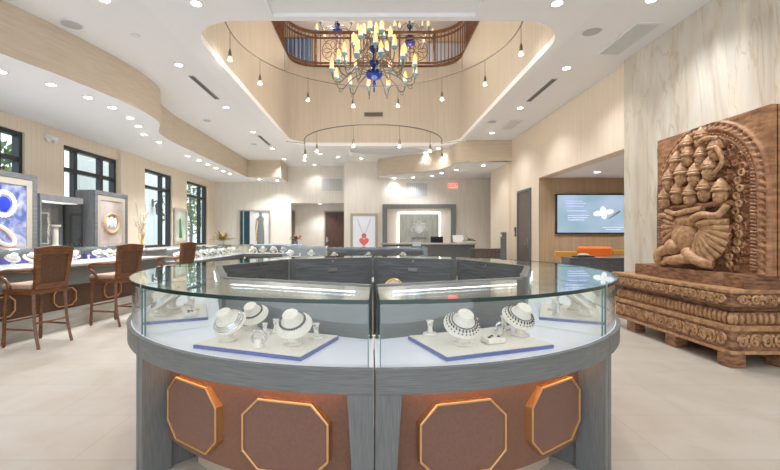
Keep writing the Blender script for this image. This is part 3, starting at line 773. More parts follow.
side = [('box', 56, 1.50), ('bust', 60, 1.66), ('stand', 64, 1.46), ('choker', 68, 1.60), ('stand', 74, 1.50), ('stand', 76, 1.66)]
for k, (kd, p, r_) in enumerate(side):
    for s, nm in ((-1, 'left'), (1, 'right')):
        x, y = island(s*p, r_)
        kd2 = {'box': 'bangle', 'choker': 'bib'}.get(kd, kd) if s > 0 else kd
        jewel(kd2, x, y, ZJ, math.radians(s*65), 'white jewellery stand on the %s side showcase tray, %s from the front' % (nm, ORD[k]), 'jewellery in the side showcases', 1)
for i, p in enumerate((105, 120, 145, 160, 200, 215, 240, 255)):
    x, y = island(p, 1.58)
    jewel(['bust', 'stand', 'bib', 'box'][i % 4], x, y, .7802, math.radians(p), 'small jewellery stand in the rear of the island, %s going round from the right' % ORD[i], 'jewellery in the rear showcases')

# chair inside the ring
c = empty('salon_chair', (.13, 3.22, 0), .15, label='gilt chair with rounded cream back standing inside the round island', cat='chair')
MB().prism([(-.21, .42), (.21, .42), (.20, .50), (-.20, .50)], -.22, .22, (), lambda a, b, t: (a, t, b)).build('seat', 'cream', c, bevel=.02)
bk = [(.10*math.cos(a*PI/12), .82+.19*math.sin(a*PI/12)) for a in range(24)]
MB().prism(bk, -.245, -.205, (), mapXZ).build('backrest', 'cream', c, bevel=.01)
MB().tube([(x*1.06, -.225, .80+(z-.80)*1.05) for x, z in bk], .008, 6, True).build('back_frame', 'gold', c, smooth=True)
for x in (-.05, .05): MB().tube([(x, -.21, .48), (x, -.225, .67)], .014).build('back_post', 'gold', c)
for x in (-.18, .18):
    for y in (-.19, .19): MB().tube([(x, y, .42), (x*1.05, y*1.1, 0)], [.02, .012], 8).build('leg', 'gold', c)

# ------------------------------------------------------------------ left counter with glass cases
edge = catmull([(-4.80, 1.0), (-4.78, 3.0), (-4.70, 4.4), (-4.53, 5.5), (-4.38, 6.5), (-4.28, 7.3), (-4.24, 8.3)], 6)
def strip_off(P, d0, d1):
    def off(P, d):
        o = []
        for i in range(len(P)):
            a = Vector(P[max(i-1, 0)]); b = Vector(P[min(i+1, len(P)-1)]); t = (b-a).normalized(); o.append((P[i][0]+t.y*d, P[i][1]-t.x*d))
        return o
    return off(P, d0)+off(P, d1)[::-1]
cn = empty('wall_counter', (-5.0, 4.7, 0), label='long curved sales counter with pale top and brown leather front along the left windows', cat='counter')
def ctr(mb, name, mat, **k):
    o = mb.build(name, mat, cn, **k); o.location = (5.0, -4.7, 0); return o
ctr(MB().prism(strip_off(edge, 0, -1.10), .878, .913), 'counter_top', 'limestone')
ctr(MB().prism(strip_off(edge, -.06, -1.08), .60, .878), 'apron', 'greywood')
ctr(MB().prism(strip_off(edge, -.16, -1.05), .24, .60), 'leather_front', 'leather_dark')
ctr(MB().prism(strip_off(edge, .10, -1.0), 0, .24), 'foot_plinth', 'limestone')
def edge_at(y):
    for a, b in zip(edge[:-1], edge[1:]):
        if a[1] <= y <= b[1]:
            t = (y-a[1])/(b[1]-a[1]); return a[0]+(b[0]-a[0])*t, math.atan2(b[0]-a[0], b[1]-a[1])
    return edge[-1][0], 0
for yy in (3.3, 4.2, 5.1, 6.0, 6.9, 7.8):
    x, an = edge_at(yy); x -= .16
    oc = [(-.19, -.07), (-.12, -.14), (.12, -.14), (.19, -.07), (.19, .07), (.12, .14), (-.12, .14), (-.19, .07)]
    oi = [(a*.91, b*.88) for a, b in oc]
    T = Matrix.Translation((x, yy, .42)) @ Matrix.Rotation(-an, 4, 'Z')
    ctr(MB().prism(oc, -.01, .022, [oi], mapYZ, T=T), 'octagon_frame', 'copper')
def straight_case(name, cx, cy, rz, L, W, z0, hg, label, group, wood=None, n=8, kinds=('bust', 'stand', 'bib', 'box'), side_label='', led=True, sj=1.0):
    """glass case; local x along its length, -y is the customer side"""
    r = empty(name, (cx, cy, z0 if not wood else 0), rz, label=label, cat='display case', group=group)
    zb = 0
    if wood:
        B(-L/2, L/2, -W/2, W/2, .12, wood-.09).build('cabinet', 'greywood', r)
        B(-L/2, L/2, -W/2+.06, W/2-.02, 0, .12).build('kick_board', 'tan', r)
        B(-L/2-.01, L/2+.01, -W/2-.03, W/2+.01, wood-.09, wood).build('rim_band', 'greywood', r, bevel=.003)
        nd = max(2, int(L/.8))
        for k in range(nd):
            a = -L/2+L*k/nd+.04; b = -L/2+L*(k+1)/nd-.04
            B(a, b, -W/2-.014, -W/2, .16, wood-.12).build('front_panel', 'darkwood', r, bevel=.002)
        zb = wood
    B(-L/2+.02, L/2-.02, -W/2+.02, W/2-.02, zb, zb+.008).build('display_deck', 'deck', r)
    g = MB()
    g.box(-L/2+.01, L/2-.01, -W/2+.008, -W/2+.014, zb+.008, zb+hg-.008); g.build('glass_front', 'glass', r)
    for s in (-1, 1): B(s*(L/2-.008)-.003, s*(L/2-.008)+.003, -W/2+.015, W/2-.02, zb+.008, zb+hg-.008).build('glass_side', 'glass', r)
    B(-L/2+.005, L/2-.005, -W/2+.005, W/2, zb+hg-.008, zb+hg).build('glass_top', 'glass', r)
    B(-L/2+.005, L/2-.005, -W/2, -W/2+.005, zb+hg-.010, zb+hg+.001).build('glass_edge', 'edge_pale', r)
    B(-L/2+.01, L/2-.01, W/2-.02, W/2, zb, zb+hg-.009).build('back_panel', 'greywood', r)
    if led: B(-L/2+.08, L/2-.08, W/2-.05, W/2-.03, zb+hg-.022, zb+hg-.012).build('led_bar', 'led', r)
    R = Matrix.Translation((cx, cy, 0)) @ Matrix.Rotation(rz, 4, 'Z')
    base = (z0 if not wood else 0)+zb+.0085
    for k in range(n):
        lx = -L/2+.14+(L-.28)*k/(n-1); ly = (-.08 if k % 2 else .02)*W/.5
        p = R @ Vector((lx, ly, 0))
        jewel(kinds[k % len(kinds)], p.x, p.y, base+.0002, rz+.2*(k % 3-1), 'small white jewellery stand in the %s, %s of its row' % (side_label, ORD[k]), 'jewellery in the '+side_label, sj)
    return r
for k, yy in enumerate((3.2, 4.75, 6.3, 7.6)):
    x, an = edge_at(yy); L = 1.45 if k < 3 else 1.1
    straight_case('counter_case', x-.62, yy, PI/2-an, L, .5, .914, .24, 'glass jewellery case on the long left counter, %s from the near end' % ORD[k], 'glass cases on the left counter', None, 8, ('bust', 'choker', 'stand', 'bib', 'box'), '%s case on the left counter' % ORD[k], True, .95)
    for j in range(2):
        T = Matrix.Translation((x-.62, yy, 0)) @ Matrix.Rotation(PI/2-an, 4, 'Z'); p = T @ Vector(((j-.5)*L*.5, .185, 0))
        o = empty('velvet_riser', (p.x, p.y, .9235), PI/2-an, label='purple velvet riser, %s one in the %s case of the left counter' % (('nearer', 'farther')[j], ORD[k]), cat='riser', group='purple risers in the left cases')
        B(-L*.2, L*.2, -.04, .04, 0, .09).build('velvet_block', 'purple', o, bevel=.003)
# low showcases beyond, along the left and across the back
straight_case('low_showcase', -4.14, 9.35, PI/2, 1.75, .52, 0, .29, 'low grey wood and glass showcase just past the stools', 'low showcases at the left', .78, 9, side_label='low showcase past the stools', sj=1.15)
straight_case('low_showcase', -4.14, 11.2, PI/2, 1.8, .52, 0, .29, 'second low showcase behind the one past the stools', 'low showcases at the left', .78, 9, side_label='second low showcase on the left', sj=1.15)
straight_case('low_showcase', -3.0, 12.42, 0, 1.7, .5, 0, .29, 'low showcase turned to face the camera at the back left', 'low showcases at the left', .78, 10, side_label='camera-facing low showcase at the back', sj=1.15)
straight_case('low_showcase', .12, 9.4, 0, 2.3, .6, 0, .29, 'long charcoal showcase behind the round island in front of reception', 'low showcases at the left', .78, 6, side_label='long showcase before reception', sj=.9)
for q in [o for o in bpy.data.objects if o.parent and o.parent.get('label', '').startswith('long charcoal showcase')]:
    if q.name.split('.')[0] in ('back_panel', 'display_deck', 'cabinet', 'rim_band'): q.data.materials[0] = M['darkwood']
straight_case('low_showcase', -1.72, 10.4, 0, 1.1, .6, 0, .29, 'short showcase between the back left case and the long central one', 'low showcases at the left', .78, 4, side_label='short central showcase', sj=1)

# ------------------------------------------------------------------ bar stools
def make_stool():
    r = empty('bar_stool', (0, 0, 0)); r['category'] = 'bar stool'; r['group'] = 'wooden stools at the left counter'
    for sx in (-1, 1):
        MB().tube([(sx*.205, .20, .66), (sx*.205, .20, .60), (sx*.21, .205, .50), (sx*.215, .21, .45), (sx*.215, .21, .40), (sx*.22, .215, .16), (sx*.22, .22, .05), (sx*.22, .22, 0)],
                  [.024, .026, .020, .027, .019, .020, .022, .017], 10).build('leg', 'stoolwood', r, smooth=True)
        MB().tube(catmull([(sx*.195, -.19, .70), (sx*.20, -.20, .50), (sx*.205, -.22, .25), (sx*.21, -.28, .0)], 5), .023, 4).build('leg', 'stoolwood', r)
        a = MB(); a.tube(catmull([(sx*.235, -.22, .93), (sx*.265, -.08, .925), (sx*.27, .10, .925), (sx*.27, .19, .90), (sx*.262, .20, .85), (sx*.255, .14, .80), (sx*.25, .10, .74), (sx*.235, .12, .69)], 5), .021, 8)
        a.build('armrest', 'stoolwood', r, smooth=True)
        MB().tube([(sx*.215, .21, .22), (sx*.205, -.22, .22)], .013, 8).build('stretcher', 'stoolwood', r)
    MB().tube([(-.215, .21, .30), (.215, .21, .30)], .015, 8).build('stretcher', 'stoolwood', r)
    MB().tube([(-.205, -.22, .30), (.205, -.22, .30)], .013, 8).build('stretcher', 'stoolwood', r)
    B(-.235, .235, -.215, .235, .64, .70).build('seat_frame', 'stoolwood', r, bevel=.01)
    MB().box(-.235, .235, -.19, .24, .70, .765).build('cushion', 'seat', r, bevel=.025)
    # back: tilted frame with woven inset
    tilt = Matrix.Translation((0, -.205, .70)) @ Matrix.Rotation(math.radians(7), 4, 'X')
    out = [(-.205, .0), (.205, .0), (.215, .2), (.232, .44), (.238, .50)]+[(.238-.476*i/10, .50+.022*math.sin(PI*i/10)) for i in range(1, 10)]+[(-.238, .50), (-.232, .44), (-.215, .2)]
    inn = [(-.155, .07), (.155, .07), (.172, .42), (-.172, .42)]
    fr = MB().prism(out, -.022, .022, [inn], mapXZ, T=tilt).build('back_frame', 'stoolwood', r, bevel=.005)
    MB().prism(inn, -.012, .012, (), mapXZ, T=tilt).build('woven_inset', 'woven', r)
    return r
ST = make_stool()
for k, (x, y, rz, lb) in enumerate([(-4.16, 4.97, 79, 'brown wooden bar stool with woven back, nearest at the left counter'), (-3.92, 6.12, 78, 'brown wooden bar stool with woven back, middle one at the left counter'),
                                    (-3.78, 7.72, 82, 'brown wooden bar stool seen side-on, farthest at the left counter'), (-4.28, 3.75, 80, 'brown wooden bar stool cut off by the left edge of the photo')]):
    o = ST if k == 0 else dup(ST, (0, 0, 0))
    o.location = (x, y, 0); o.rotation_euler = (0, 0, math.radians(rz)); o['label'] = lb

# ------------------------------------------------------------------ back cabinets and pictures along the left wall
cb = empty('back_cabinet', (-6.35, 9, 0), label='long low grey cabinet standing under the left windows', cat='cabinet')
B(-.5, .45, -5.9, 7.8, 0, .93).build('carcass', 'panelgrey', cb); B(-.52, .48, -5.9, 7.8, .93, .96).build('worktop', 'limestone', cb)
def panel_box(cy, wd, xf, depth, top, label, art):
    r = empty('lightbox_panel', (xf, cy, .96), label=label, cat='framed picture', group='jewellery pictures on the left')
    h = top-.96
    B(-depth, -.02, -wd/2, wd/2, 0, h).build('housing', 'panelgrey', r)
    MB().prism(rect(-wd/2, wd/2, 0, h), -.02, .02, [rect(-wd/2+.09, wd/2-.09, .09, h-.09)], mapYZ).build('outer_frame', 'darkwood', r, bevel=.004)
    MB().prism(rect(-wd/2+.09, wd/2-.09, .09, h-.09), -.02, .008, [rect(-wd/2+.20, wd/2-.20, .20, h-.20)], mapYZ).build('inner_frame', 'beigeframe', r)
    pr = B(-.02, -.008, -wd/2+.20, wd/2-.20, .20, h-.20).build('picture', art, r)
    return r, h
m1, n, l, p = newmat('sapphire_picture')
tc = n.new('ShaderNodeTexCoord'); no = n.new('ShaderNodeTexNoise'); no.inputs['Scale'].default_value = 3.2; no.inputs['Detail'].default_value = 5; no.inputs['Distortion'].default_value = 1.2
cr = n.new('ShaderNodeValToRGB'); e = cr.color_ramp.elements; e[0].position = .36; e[0].color = (.03, .045, .20, 1); e[1].position = .62; e[1].color = (.36, .37, .45, 1)
x = e.new(.47); x.color = (.12, .16, .34, 1)
l.new(tc.outputs['Object'], no.inputs['Vector']); l.new(no.outputs[0], cr.inputs[0]); l.new(cr.outputs[0], p.inputs['Base Color']); l.new(cr.outputs[0], p.inputs['Emission Color']); p.inputs['Emission Strength'].default_value = .18; p.inputs['Roughness'].default_value = .3
m2 = noisy('ring_picture', (.36, .28, .25), (.62, .56, .54), (1, 1, 1), 2, 3, .3)
r1, h1 = panel_box(6.35, 1.60, -6.0, .4, 2.40, 'large lit picture of a sapphire ring in a grey frame at the left edge', m1)
o = MB()
rg = MB(); rg.tube([(.0, .15+.21*math.cos(t*PI/16), .38+.13*math.sin(t*PI/16)-.10*math.cos(t*PI/16)) for t in range(32)], .032, 8, True); rg.build('ring_band_image', plain('rose_gold_print', (.85, .55, .48), .4, 0, .25), r1, smooth=True)
g = MB(); g.ball((.0, .17, .90), (.012, .125, .125), 16, 8); g.build('sapphire_image', 'sapphire', r1, smooth=True)
g = MB()
for k in range(22):
    a = 2*PI*k/22; g.ball((0, .17+.20*math.cos(a), .90+.19*math.sin(a)), (.012, .042, .042), 8, 6)
g.build('diamond_image', plain('halo_print', (.90, .72, .68), .3, 0, .2), r1, smooth=True)
g = MB(); g.tube([(.0, -.02-.0+.28*math.cos(t*PI/14), .62+.22*math.sin(t*PI/14)) for t in range(6, 20)], .03, 8); g.build('shank_image', 'pink' if 0 else plain('shank_print', (.85, .62, .56), .4, 0, .25), r1, smooth=True)
r2, h2 = panel_box(9.22, 1.16, -6.0, .4, 2.33, 'framed picture of a round gold ring with a diamond, beside the second window', m2)
g = MB(); g.tube([(0, .0+.25*math.cos(t*PI/20), .66+.22*math.sin(t*PI/20)) for t in range(40)], .028, 8, True); g.build('gold_ring_image', plain('gold_print', (.72, .42, .22), .3, .3), r2, smooth=True)
g = MB(); g.ball((0, 0, .68), (.012, .10, .13), 10, 6); g.build('diamond_image', plain('diamond_print', (.55, .65, .78), .1), r2)
stp = plain('stone_print', (.86, .86, .88), .2)
for s in (-1, 1): MB().ball((0, s*.13, .68), (.012, .05, .12), 8, 6).build('side_stone_image', stp, r2)
# glass tower case between them
gt = empty('glass_tower_case', (-6.25, 7.9, .96), label='tall glass cabinet with grey frame between the two framed ring pictures', cat='display case')
B(-.28, .15, -.55, .55, 0, .12).build('base', 'panelgrey', gt); B(-.28, .15, -.55, .55, 1.04, 1.16).build('top', 'panelgrey', gt)
B(-.28, -.25, -.55, .55, .12, 1.04).build('back_panel', 'panelgrey', gt)
for s in (-1, 1): B(-.25, .15, s*.53-.02, s*.53+.02, .12, 1.04).build('side_frame', 'black' if s > 0 else 'panelgrey', gt)
B(.138, .146, -.51, .51, .12, 1.04).build('glass_front', 'glass', gt)
B(-.2, .1, -.45, .45, 1.028, 1.038).build('led_bar', plain('soft_led', (1, 1, 1), .5, 0, .4), gt)
pc = empty('white_pedestal', (-6.25, 7.9, 1.0802), label='white pedestal column inside the tall glass cabinet', cat='pedestal')
MB().lathe([(.10, 0), (.10, .05), (.05, .07), (.045, .40), (.09, .44), (.09, .47)], 16).build('column', 'cream', pc, smooth=True)
# branch sculpture
bs = empty('branch_sculpture', (-5.9, 10.25, .96), label='tall pale wire branch sculpture with flowers beside the ring picture', cat='sculpture')
MB().lathe([(.13, 0), (.13, .02), (.06, .08)], 14).build('base', 'silver', bs, smooth=True)
rnd = random.Random(3); br_ = MB(); fl = MB()
for k in range(9):
    a = rnd.uniform(0, 6.28); h = rnd.uniform(.6, 1.25); P = [(0, 0, .05)]
    for j in range(1, 6): t = j/5; P.append((.14*t*math.cos(a)+.03*rnd.uniform(-1, 1), .22*t*math.sin(a)+.03*rnd.uniform(-1, 1), .05+h*t))
    br_.tube(catmull(P, 3), .008, 5)
    for j in (3, 4, 5):
        q = P[j]
        for i in range(5): an = i*1.257; fl.ball((q[0], q[1]+.035*math.cos(an), q[2]+.035*math.sin(an)), (.012, .02, .02), 6, 4)
br_.build('branches', 'gold', bs); fl.build('blossoms', 'cream', bs)
# small mirror by window 4
mr = empty('framed_print', (XL+.02, 14.35, 1.05), label='narrow beige framed picture with a green stem between the last two windows', cat='framed picture')
MB().prism(rect(-.48, .48, 0, 1.25), 0, .05, [rect(-.38, .38, .1, 1.15)], mapYZ).build('frame', 'beigeframe', mr)
B(0, .02, -.38, .38, .1, 1.15).build('print', noisy('pale_green_print', (.35, .42, .34), (.62, .66, .58), (1, 1, 1), 2, 3, .3), mr)
MB().prism([(-.10, .2), (.10, .2), (-.02, .9), (-.12, .85)], .02, .028, (), mapYZ).build('green_stem', plain('print_green', (.04, .16, .07), .4), mr)
# plants
def leafy(name, loc, label, n, L, mat, pot, cat='plant', seed=1, wl=.03, pr=.09, ph=.16):
    r = empty(name, loc, label=label, cat=cat)
    MB().lathe([(pr*.7, 0), (pr, ph*.8), (pr*1.02, ph), (pr*.8, ph)], 14).build('pot', pot, r, smooth=True)
    rd = random.Random(seed); m_ = MB()
    for k in range(n):
        a = rd.uniform(0, 6.28); el = rd.uniform(.3, 1.2); ln = L*rd.uniform(.7, 1.1); dx, dy = math.cos(a), math.sin(a)
        vs = []; S = 6
        for i in range(S+1):
            t = i/S; rad = ln*t*math.cos(el)*(1+.1*t); z = ph*.9+ln*(t*math.sin(el)-.35*t*t*(1-el/1.6)); wd = wl*math.sin(PI*min(t*.9+.08, 1))
            vs += [(dx*rad-dy*wd, dy*rad+dx*wd, z), (dx*rad, dy*rad, z-.012), (dx*rad+dy*wd, dy*rad-dx*wd, z)]
        fs = []
        for i in range(S):
            q = 3*i; fs += [(q, q+1, q+4, q+3), (q+1, q+2, q+5, q+4)]
        m_.add(vs, fs)
    m_.build('leaves', mat, r, smooth=True, recalc=False)
    return r
leafy('potted_bromeliad', (-6.15, 16.45, .96), 'golden green spiky potted plant in the back left corner', 34, .52, 'greengold', 'cream', seed=4, wl=.05)
fa = leafy('flower_arrangement', (-2.35, 12.4, 1.0705), 'colourful flower bouquet on the camera-facing back left showcase', 16, .24, 'green', 'tealglass', 'flowers', seed=6, ph=.1, pr=.06)
fm = MB(); rd = random.Random(2)
for k in range(14): fm.ball((rd.uniform(-.15, .15), rd.uniform(-.1, .1), rd.uniform(.12, .3)), rd.uniform(.022, .04), 8, 6)
fm.build('blossoms', 'pink', fa, smooth=True)
# back wall left: framed mirror, its reflection built as coloured panels and a figure
fw = empty('framed_mirror', (-5.15, YB-.06, .9), label='wide framed mirror with a built-in dark blue and grey reflection at the back left', cat='wall display')
W2, H2 = 1.35, 1.55
MB().prism(rect(-W2/2, W2/2, 0, H2), -.04, .06, [rect(-W2/2+.05, W2/2-.05, .05, H2-.05)], mapXZ).build('frame', 'beigeframe', fw)
B(-W2/2+.05, W2/2-.05, .02, .05, .05, H2-.05).build('backing', 'white', fw)
B(-W2/2+.05, -W2/2+.46, -.02, .02, .05, H2-.05).build('dark_reflection', plain('teal_black', (.02, .05, .07), .15), fw)
B(-W2/2+.17, -W2/2+.22, -.03, -.02, .05, H2-.05).build('pale_mullion', plain('pale_teal', (.25, .42, .46), .3), fw)
MB().lathe([(.16, .05), (.15, .6), (.11, 1.0), (.15, 1.15), (.05, 1.3), (.07, 1.4), (.01, 1.46)], 14, Matrix.Translation((.27, -.0, 0)) @ Matrix.Diagonal((1, .25, 1, 1))).build('reflected_figure', plain('grey_figure', (.20, .22, .21), .5), fw, smooth=True)
MB().tube([(.08+.03*math.sin(t*.8), -.03, .2+t*.09) for t in range(12)], .02, 6).build('gold_drape', 'gold', fw)

# ------------------------------------------------------------------ reception
# necklace poster
ps = empty('necklace_poster', (-.33, YC, .72), label='framed white poster of a red heart pendant necklace on the back wall', cat='framed picture')
MB().prism(rect(-.56, .56, 0, 1.52), -.06, 0, [rect(-.46, .46, .08, 1.42)], mapXZ).build('frame', 'beigeframe', ps)
B(-.46, .46, -.03, 0, .08, 1.42).build('poster', plain('poster_white', (.72, .75, .82), .35, 0, .08), ps)
nk = MB(); nk.tube([(-.27, -.035, 1.30), (-.1, -.035, .8), (0, -.035, .62), (.1, -.035, .8), (.27, -.035, 1.30)], .008, 5); nk.build('chain_image', plain('chain_print', (.35, .28, .28), .4), ps)
ht = MB()
hp = [(.20*(16*math.sin(t)**3)/16, .20*(13*math.cos(t)-5*math.cos(2*t)-2*math.cos(3*t)-math.cos(4*t))/16+.36) for t in [2*PI*i/30 for i in range(30)]]
ht.prism(hp, -.045, -.031, (), mapXZ); ht.build('heart_image', plain('heart_print', (.80, .16, .13), .3), ps)
fl = MB()
for k in range(5): a = k*2*PI/5+.3; fl.ball((.0+.06*math.cos(a), -.045, .60+.06*math.sin(a)), (.045, .008, .045), 8, 5)
fl.build('flower_image', plain('flower_print', (.55, .10, .10), .3), ps)
# logo frame and backlit panel
lf = empty('logo_wall', (1.93, YC, .72), label='dark grey frame round a backlit silver panel with a white flower logo', cat='sign')
MB().prism([(-1.50, 0), (-1.31, 0), (-1.31, 1.72), (1.31, 1.72), (1.31, 0), (1.50, 0), (1.50, 1.89), (-1.50, 1.89)], -.14, 0, (), mapXZ).build('outer_frame', 'panelgrey', lf)
B(-1.31, 1.31, -.02, 0, 0, 1.72).build('inner_wall', 'wall_pale', lf)
B(-.82, .82, -.10, -.07, .30, 1.50).build('logo_panel', noisy('silver_leaf', (.36, .38, .34), (.50, .51, .46), (4, 4, .8), 2.5, 5, .4, .3), lf)
B(-.86, .86, -.064, -.060, .26, 1.55).build('halo_light', plain('halo', (1, 1, 1), .5, 0, 2.2, (1, .93, .82)), lf)
lo_ = MB()
def petal(cx, cz, a, L, wd):
    P = []
    for t in range(16):
        th = 2*PI*t/16; u = L*(1-math.cos(th))/2; v = wd*math.sin(th); P.append((cx+u*math.cos(a)-v*math.sin(a), -.105, cz+u*math.sin(a)+v*math.cos(a)))
    lo_.tube(P, .007, 5, True)
for k in range(9):
    a = PI*(k/8); petal(0, .86, a, .34 if k % 2 == 0 else .28, .07)
for k in range(7): petal(0, .86, PI*(1+(k+.5)/7), .15, .05)
for k in range(8): petal(0, .88, 2*PI*k/8, .14, .05)
lo_.build('flower_logo', plain('logo_white', (.85, .87, .88), .3), lf)
def text(s, size, mat, parent, loc, rot=(PI/2, 0, 0), name='lettering', bold=0, ext=.004):
    cu = bpy.data.curves.new(name, 'FONT'); cu.body = s; cu.size = size; cu.extrude = ext; cu.align_x = 'CENTER'; cu.align_y = 'CENTER'; cu.offset = bold
    cu.materials.append(M[mat] if isinstance(mat, str) else mat)
    tmp = bpy.data.objects.new(name, cu); COL.objects.link(tmp); bpy.context.view_layer.update()
    me = bpy.data.meshes.new_from_object(tmp.evaluated_get(bpy.context.evaluated_depsgraph_get())); bpy.data.objects.remove(tmp)
    if not me.materials: me.materials.append(M[mat] if isinstance(mat, str) else mat)
    o = bpy.data.objects.new(name, me); COL.objects.link(o); o.location = loc; o.rotation_euler = rot; o.parent = parent; return o
text('ARTISANS', .14, plain('logo_dark', (.08, .08, .075), .5), lf, (0, -.106, .49), bold=.002)
# exit sign
ex = empty('exit_sign', (3.33, YC, 3.38), label='small white sign with red EXIT letters high on the back wall', cat='exit sign')
B(-.19, .19, -.05, 0, -.11, .11).build('housing', plain('exit_face', (.85, .62, .56), .4, 0, .25, (1, .5, .4)), ex, bevel=.005)
text('EXIT', .19, plain('exit_red', (.85, .05, .03), .4, 0, 1.0, (1, .08, .05)), ex, (0, -.055, 0), bold=.006)
# reception desk
rd_ = empty('reception_desk', (1.9, 13.7, 0), label='curved grey slatted reception desk with pale counter top', cat='reception desk')
arc = [(-1.55+3.1*i/20, -.30-.16*math.sin(PI*i/20)) for i in range(21)]
MB().prism(arc+[(1.55, .3), (-1.55, .3)], .0, 1.03).build('body', 'greywood_v', rd_)
MB().prism([(x*1.02, y-.05) for x, y in arc]+[(1.6, .34), (-1.6, .34)], 1.03, 1.075).build('counter_top', 'limestone', rd_, bevel=.004)
sl = MB()
for i in range(40):
    t = (i+.5)/40; x = -1.55+3.1*t; y = -.30-.16*math.sin(PI*t); sl.box(x-.012, x+.012, y-.012, y+.002, .05, 1.02)
sl.build('slats', 'darkwood', rd_)
oc = empty('office_chair', (2.35, 14.5, 0), .2, label='dark office chair behind the reception desk', cat='chair')
B(-.24, .24, -.04, .04, .60, 1.30).build('backrest', 'black', oc, bevel=.03); B(-.25, .25, -.3, .15, .45, .54).build('seat', 'black', oc, bevel=.03)
MB().tube([(0, -.08, .45), (0, -.08, .06)], .03).build('column', 'chrome', oc)
for k in range(5): a = k*2*PI/5; MB().tube([(0, -.08, .07), (.28*math.cos(a), -.08+.28*math.sin(a), .04)], .02).build('base_arm', 'black', oc)
mo = empty('monitor', (2.95, 13.65, 1.0755), .35, label='white backed computer screen on the right of the reception desk', cat='monitor')
B(-.2, .2, -.02, .01, .03, .27, T=Matrix.Rotation(math.radians(-12), 4, 'X')).build('screen_shell', 'white', mo, bevel=.01)
B(-.18, .18, .011, .014, .045, .255, T=Matrix.Rotation(math.radians(-12), 4, 'X')).build('screen', 'purple', mo)
B(-.08, .08, -.06, .06, 0, .02).build('stand', 'white', mo)
leafy('desk_plant', (3.30, 13.6, 1.0755), 'small green potted plant at the right end of the reception desk', 14, .26, 'green', 'white', seed=9, ph=.08, pr=.05, wl=.02)
# low counter right of reception + phone pillar
lc = empty('low_counter', (3.55, 12.2, 0), label='low brown counter between the reception desk and the right wall', cat='counter')
B(-.45, .42, -.25, .25, 0, .90).build('body', 'doorgrey', lc); B(-.47, .44, -.27, .27, .90, .94).build('counter_top', 'doorgrey', lc)
pp = empty('phone_pillar', (3.32, 10.1, 0), label='slim dark pillar with a white handset at the right behind the island', cat='pillar')
B(-.055, .055, -.07, .07, .02, 1.42).build('pillar_body', 'darkwood', pp, bevel=.005); B(-.14, .14, -.14, .14, 0, .02).build('base', 'darkwood', pp)
B(-.12, -.056, -.05, .05, 1.30, 1.37).build('handset', 'white', pp, bevel=.01)
cs = empty('card_stand', (1.05, 9.4, 1.0705), label='small black and white card stand on the long central showcase', cat='card stand')
B(-.12, .12, -.05, .05, 0, .012).build('base', 'black', cs); B(-.1, .1, .0, .012, .012, .12).build('card', 'white', cs)
# wall switch by the right door
sw = empty('card_reader', (XR, 12.36, 1.45), label='small dark keypad on the wall beside the grey door', cat='keypad')
B(-.03, 0, -.05, .05, -.14, .14).build('plate', 'black', sw, bevel=.005); B(-.036, -.03, -.03, .03, -.1, .02).build('keys', 'greyplastic', sw)

# ------------------------------------------------------------------ lounge: screen, orange sofa, ribbed bench
tv = empty('wall_screen', (5.87, OY1+.02, 1.38), label='large wall screen showing a white flower brooch on pale blue', cat='screen')
B(-1.0, 1.0, -.06, 0, 0, 1.06).build('bezel', 'screenbody', tv, bevel=.006)
ms, n, l, p = newmat('screen_image')
tc = n.new('ShaderNodeTexCoord'); no = n.new('ShaderNodeTexNoise'); no.inputs['Scale'].default_value = 1.4; no.inputs['Detail'].default_value = 1
cr = n.new('ShaderNodeValToRGB'); e = cr.color_ramp.elements; e[0].position = .35; e[0].color = (.28, .42, .50, 1); e[1].position = .65; e[1].color = (.42, .52, .68, 1)
l.new(tc.outputs['Object'], no.inputs['Vector']); l.new(no.outputs[0], cr.inputs[0]); l.new(cr.outputs[0], p.inputs['Emission Color']); p.inputs['Emission Strength'].default_value = .55
p.inputs['Base Color'].default_value = (.03, .03, .03, 1); p.inputs['Roughness'].default_value = .25
B(-.965, .965, -.064, -.06, .035, 1.025).build('screen', ms, tv)
wm = plain('screen_white', (.8, .82, .85), .4, 0, .45); sh = plain('screen_shade', (.12, .16, .18), .4, 0, .2, (.25, .3, .32)); pu = plain('screen_violet', (.3, .32, .6), .4, 0, .55, (.45, .50, .95))
fb = MB()
cx, cz = .25, .56
for k in range(4):
    a = k*PI/2+.15; L = .17 if k % 2 else .28; Wd = .07
    P = [(cx+L*(1-math.cos(t*PI/8))/2*math.cos(a)-Wd*math.sin(t*PI/8)*math.sin(a), cz+L*(1-math.cos(t*PI/8))/2*math.sin(a)+Wd*math.sin(t*PI/8)*math.cos(a)) for t in range(16)]
    fb.prism(P, -.07-.002*k, -.065, (), mapXZ)
fb.build('brooch_image', wm, tv)
MB().prism([(cx+.1, cz-.18), (cx+.42, cz+.06), (cx+.45, cz+.02), (cx+.18, cz-.15)], -.0655, -.0645, (), mapXZ).build('brooch_shadow_image', sh, tv)
for k, (z, a, b) in enumerate([(.86, -.75, -.30), (.80, -.75, -.22), (.72, -.75, -.28), (.60, -.72, -.20), (.48, -.70, -.12), (.42, -.70, -.18), (.36, -.70, -.26), (.16, .22, .78), (.11, .30, .70)]):
    B(a, b, -.0655, -.0645, z, z+.018).build('text_line', pu, tv)
sf = empty('orange_sofa', (5.55, 9.75, 0), label='orange leather sofa with pale wooden arms below the wall screen', cat='sofa')
yw = plain('yellow_wood', (.62, .33, .07), .4)
B(-.75, .75, -.3, .3, .30, .46).build('seat', 'orange', sf, bevel=.03); B(-.42, .42, .16, .34, .46, 1.06).build('backrest', 'orange', sf, bevel=.05)
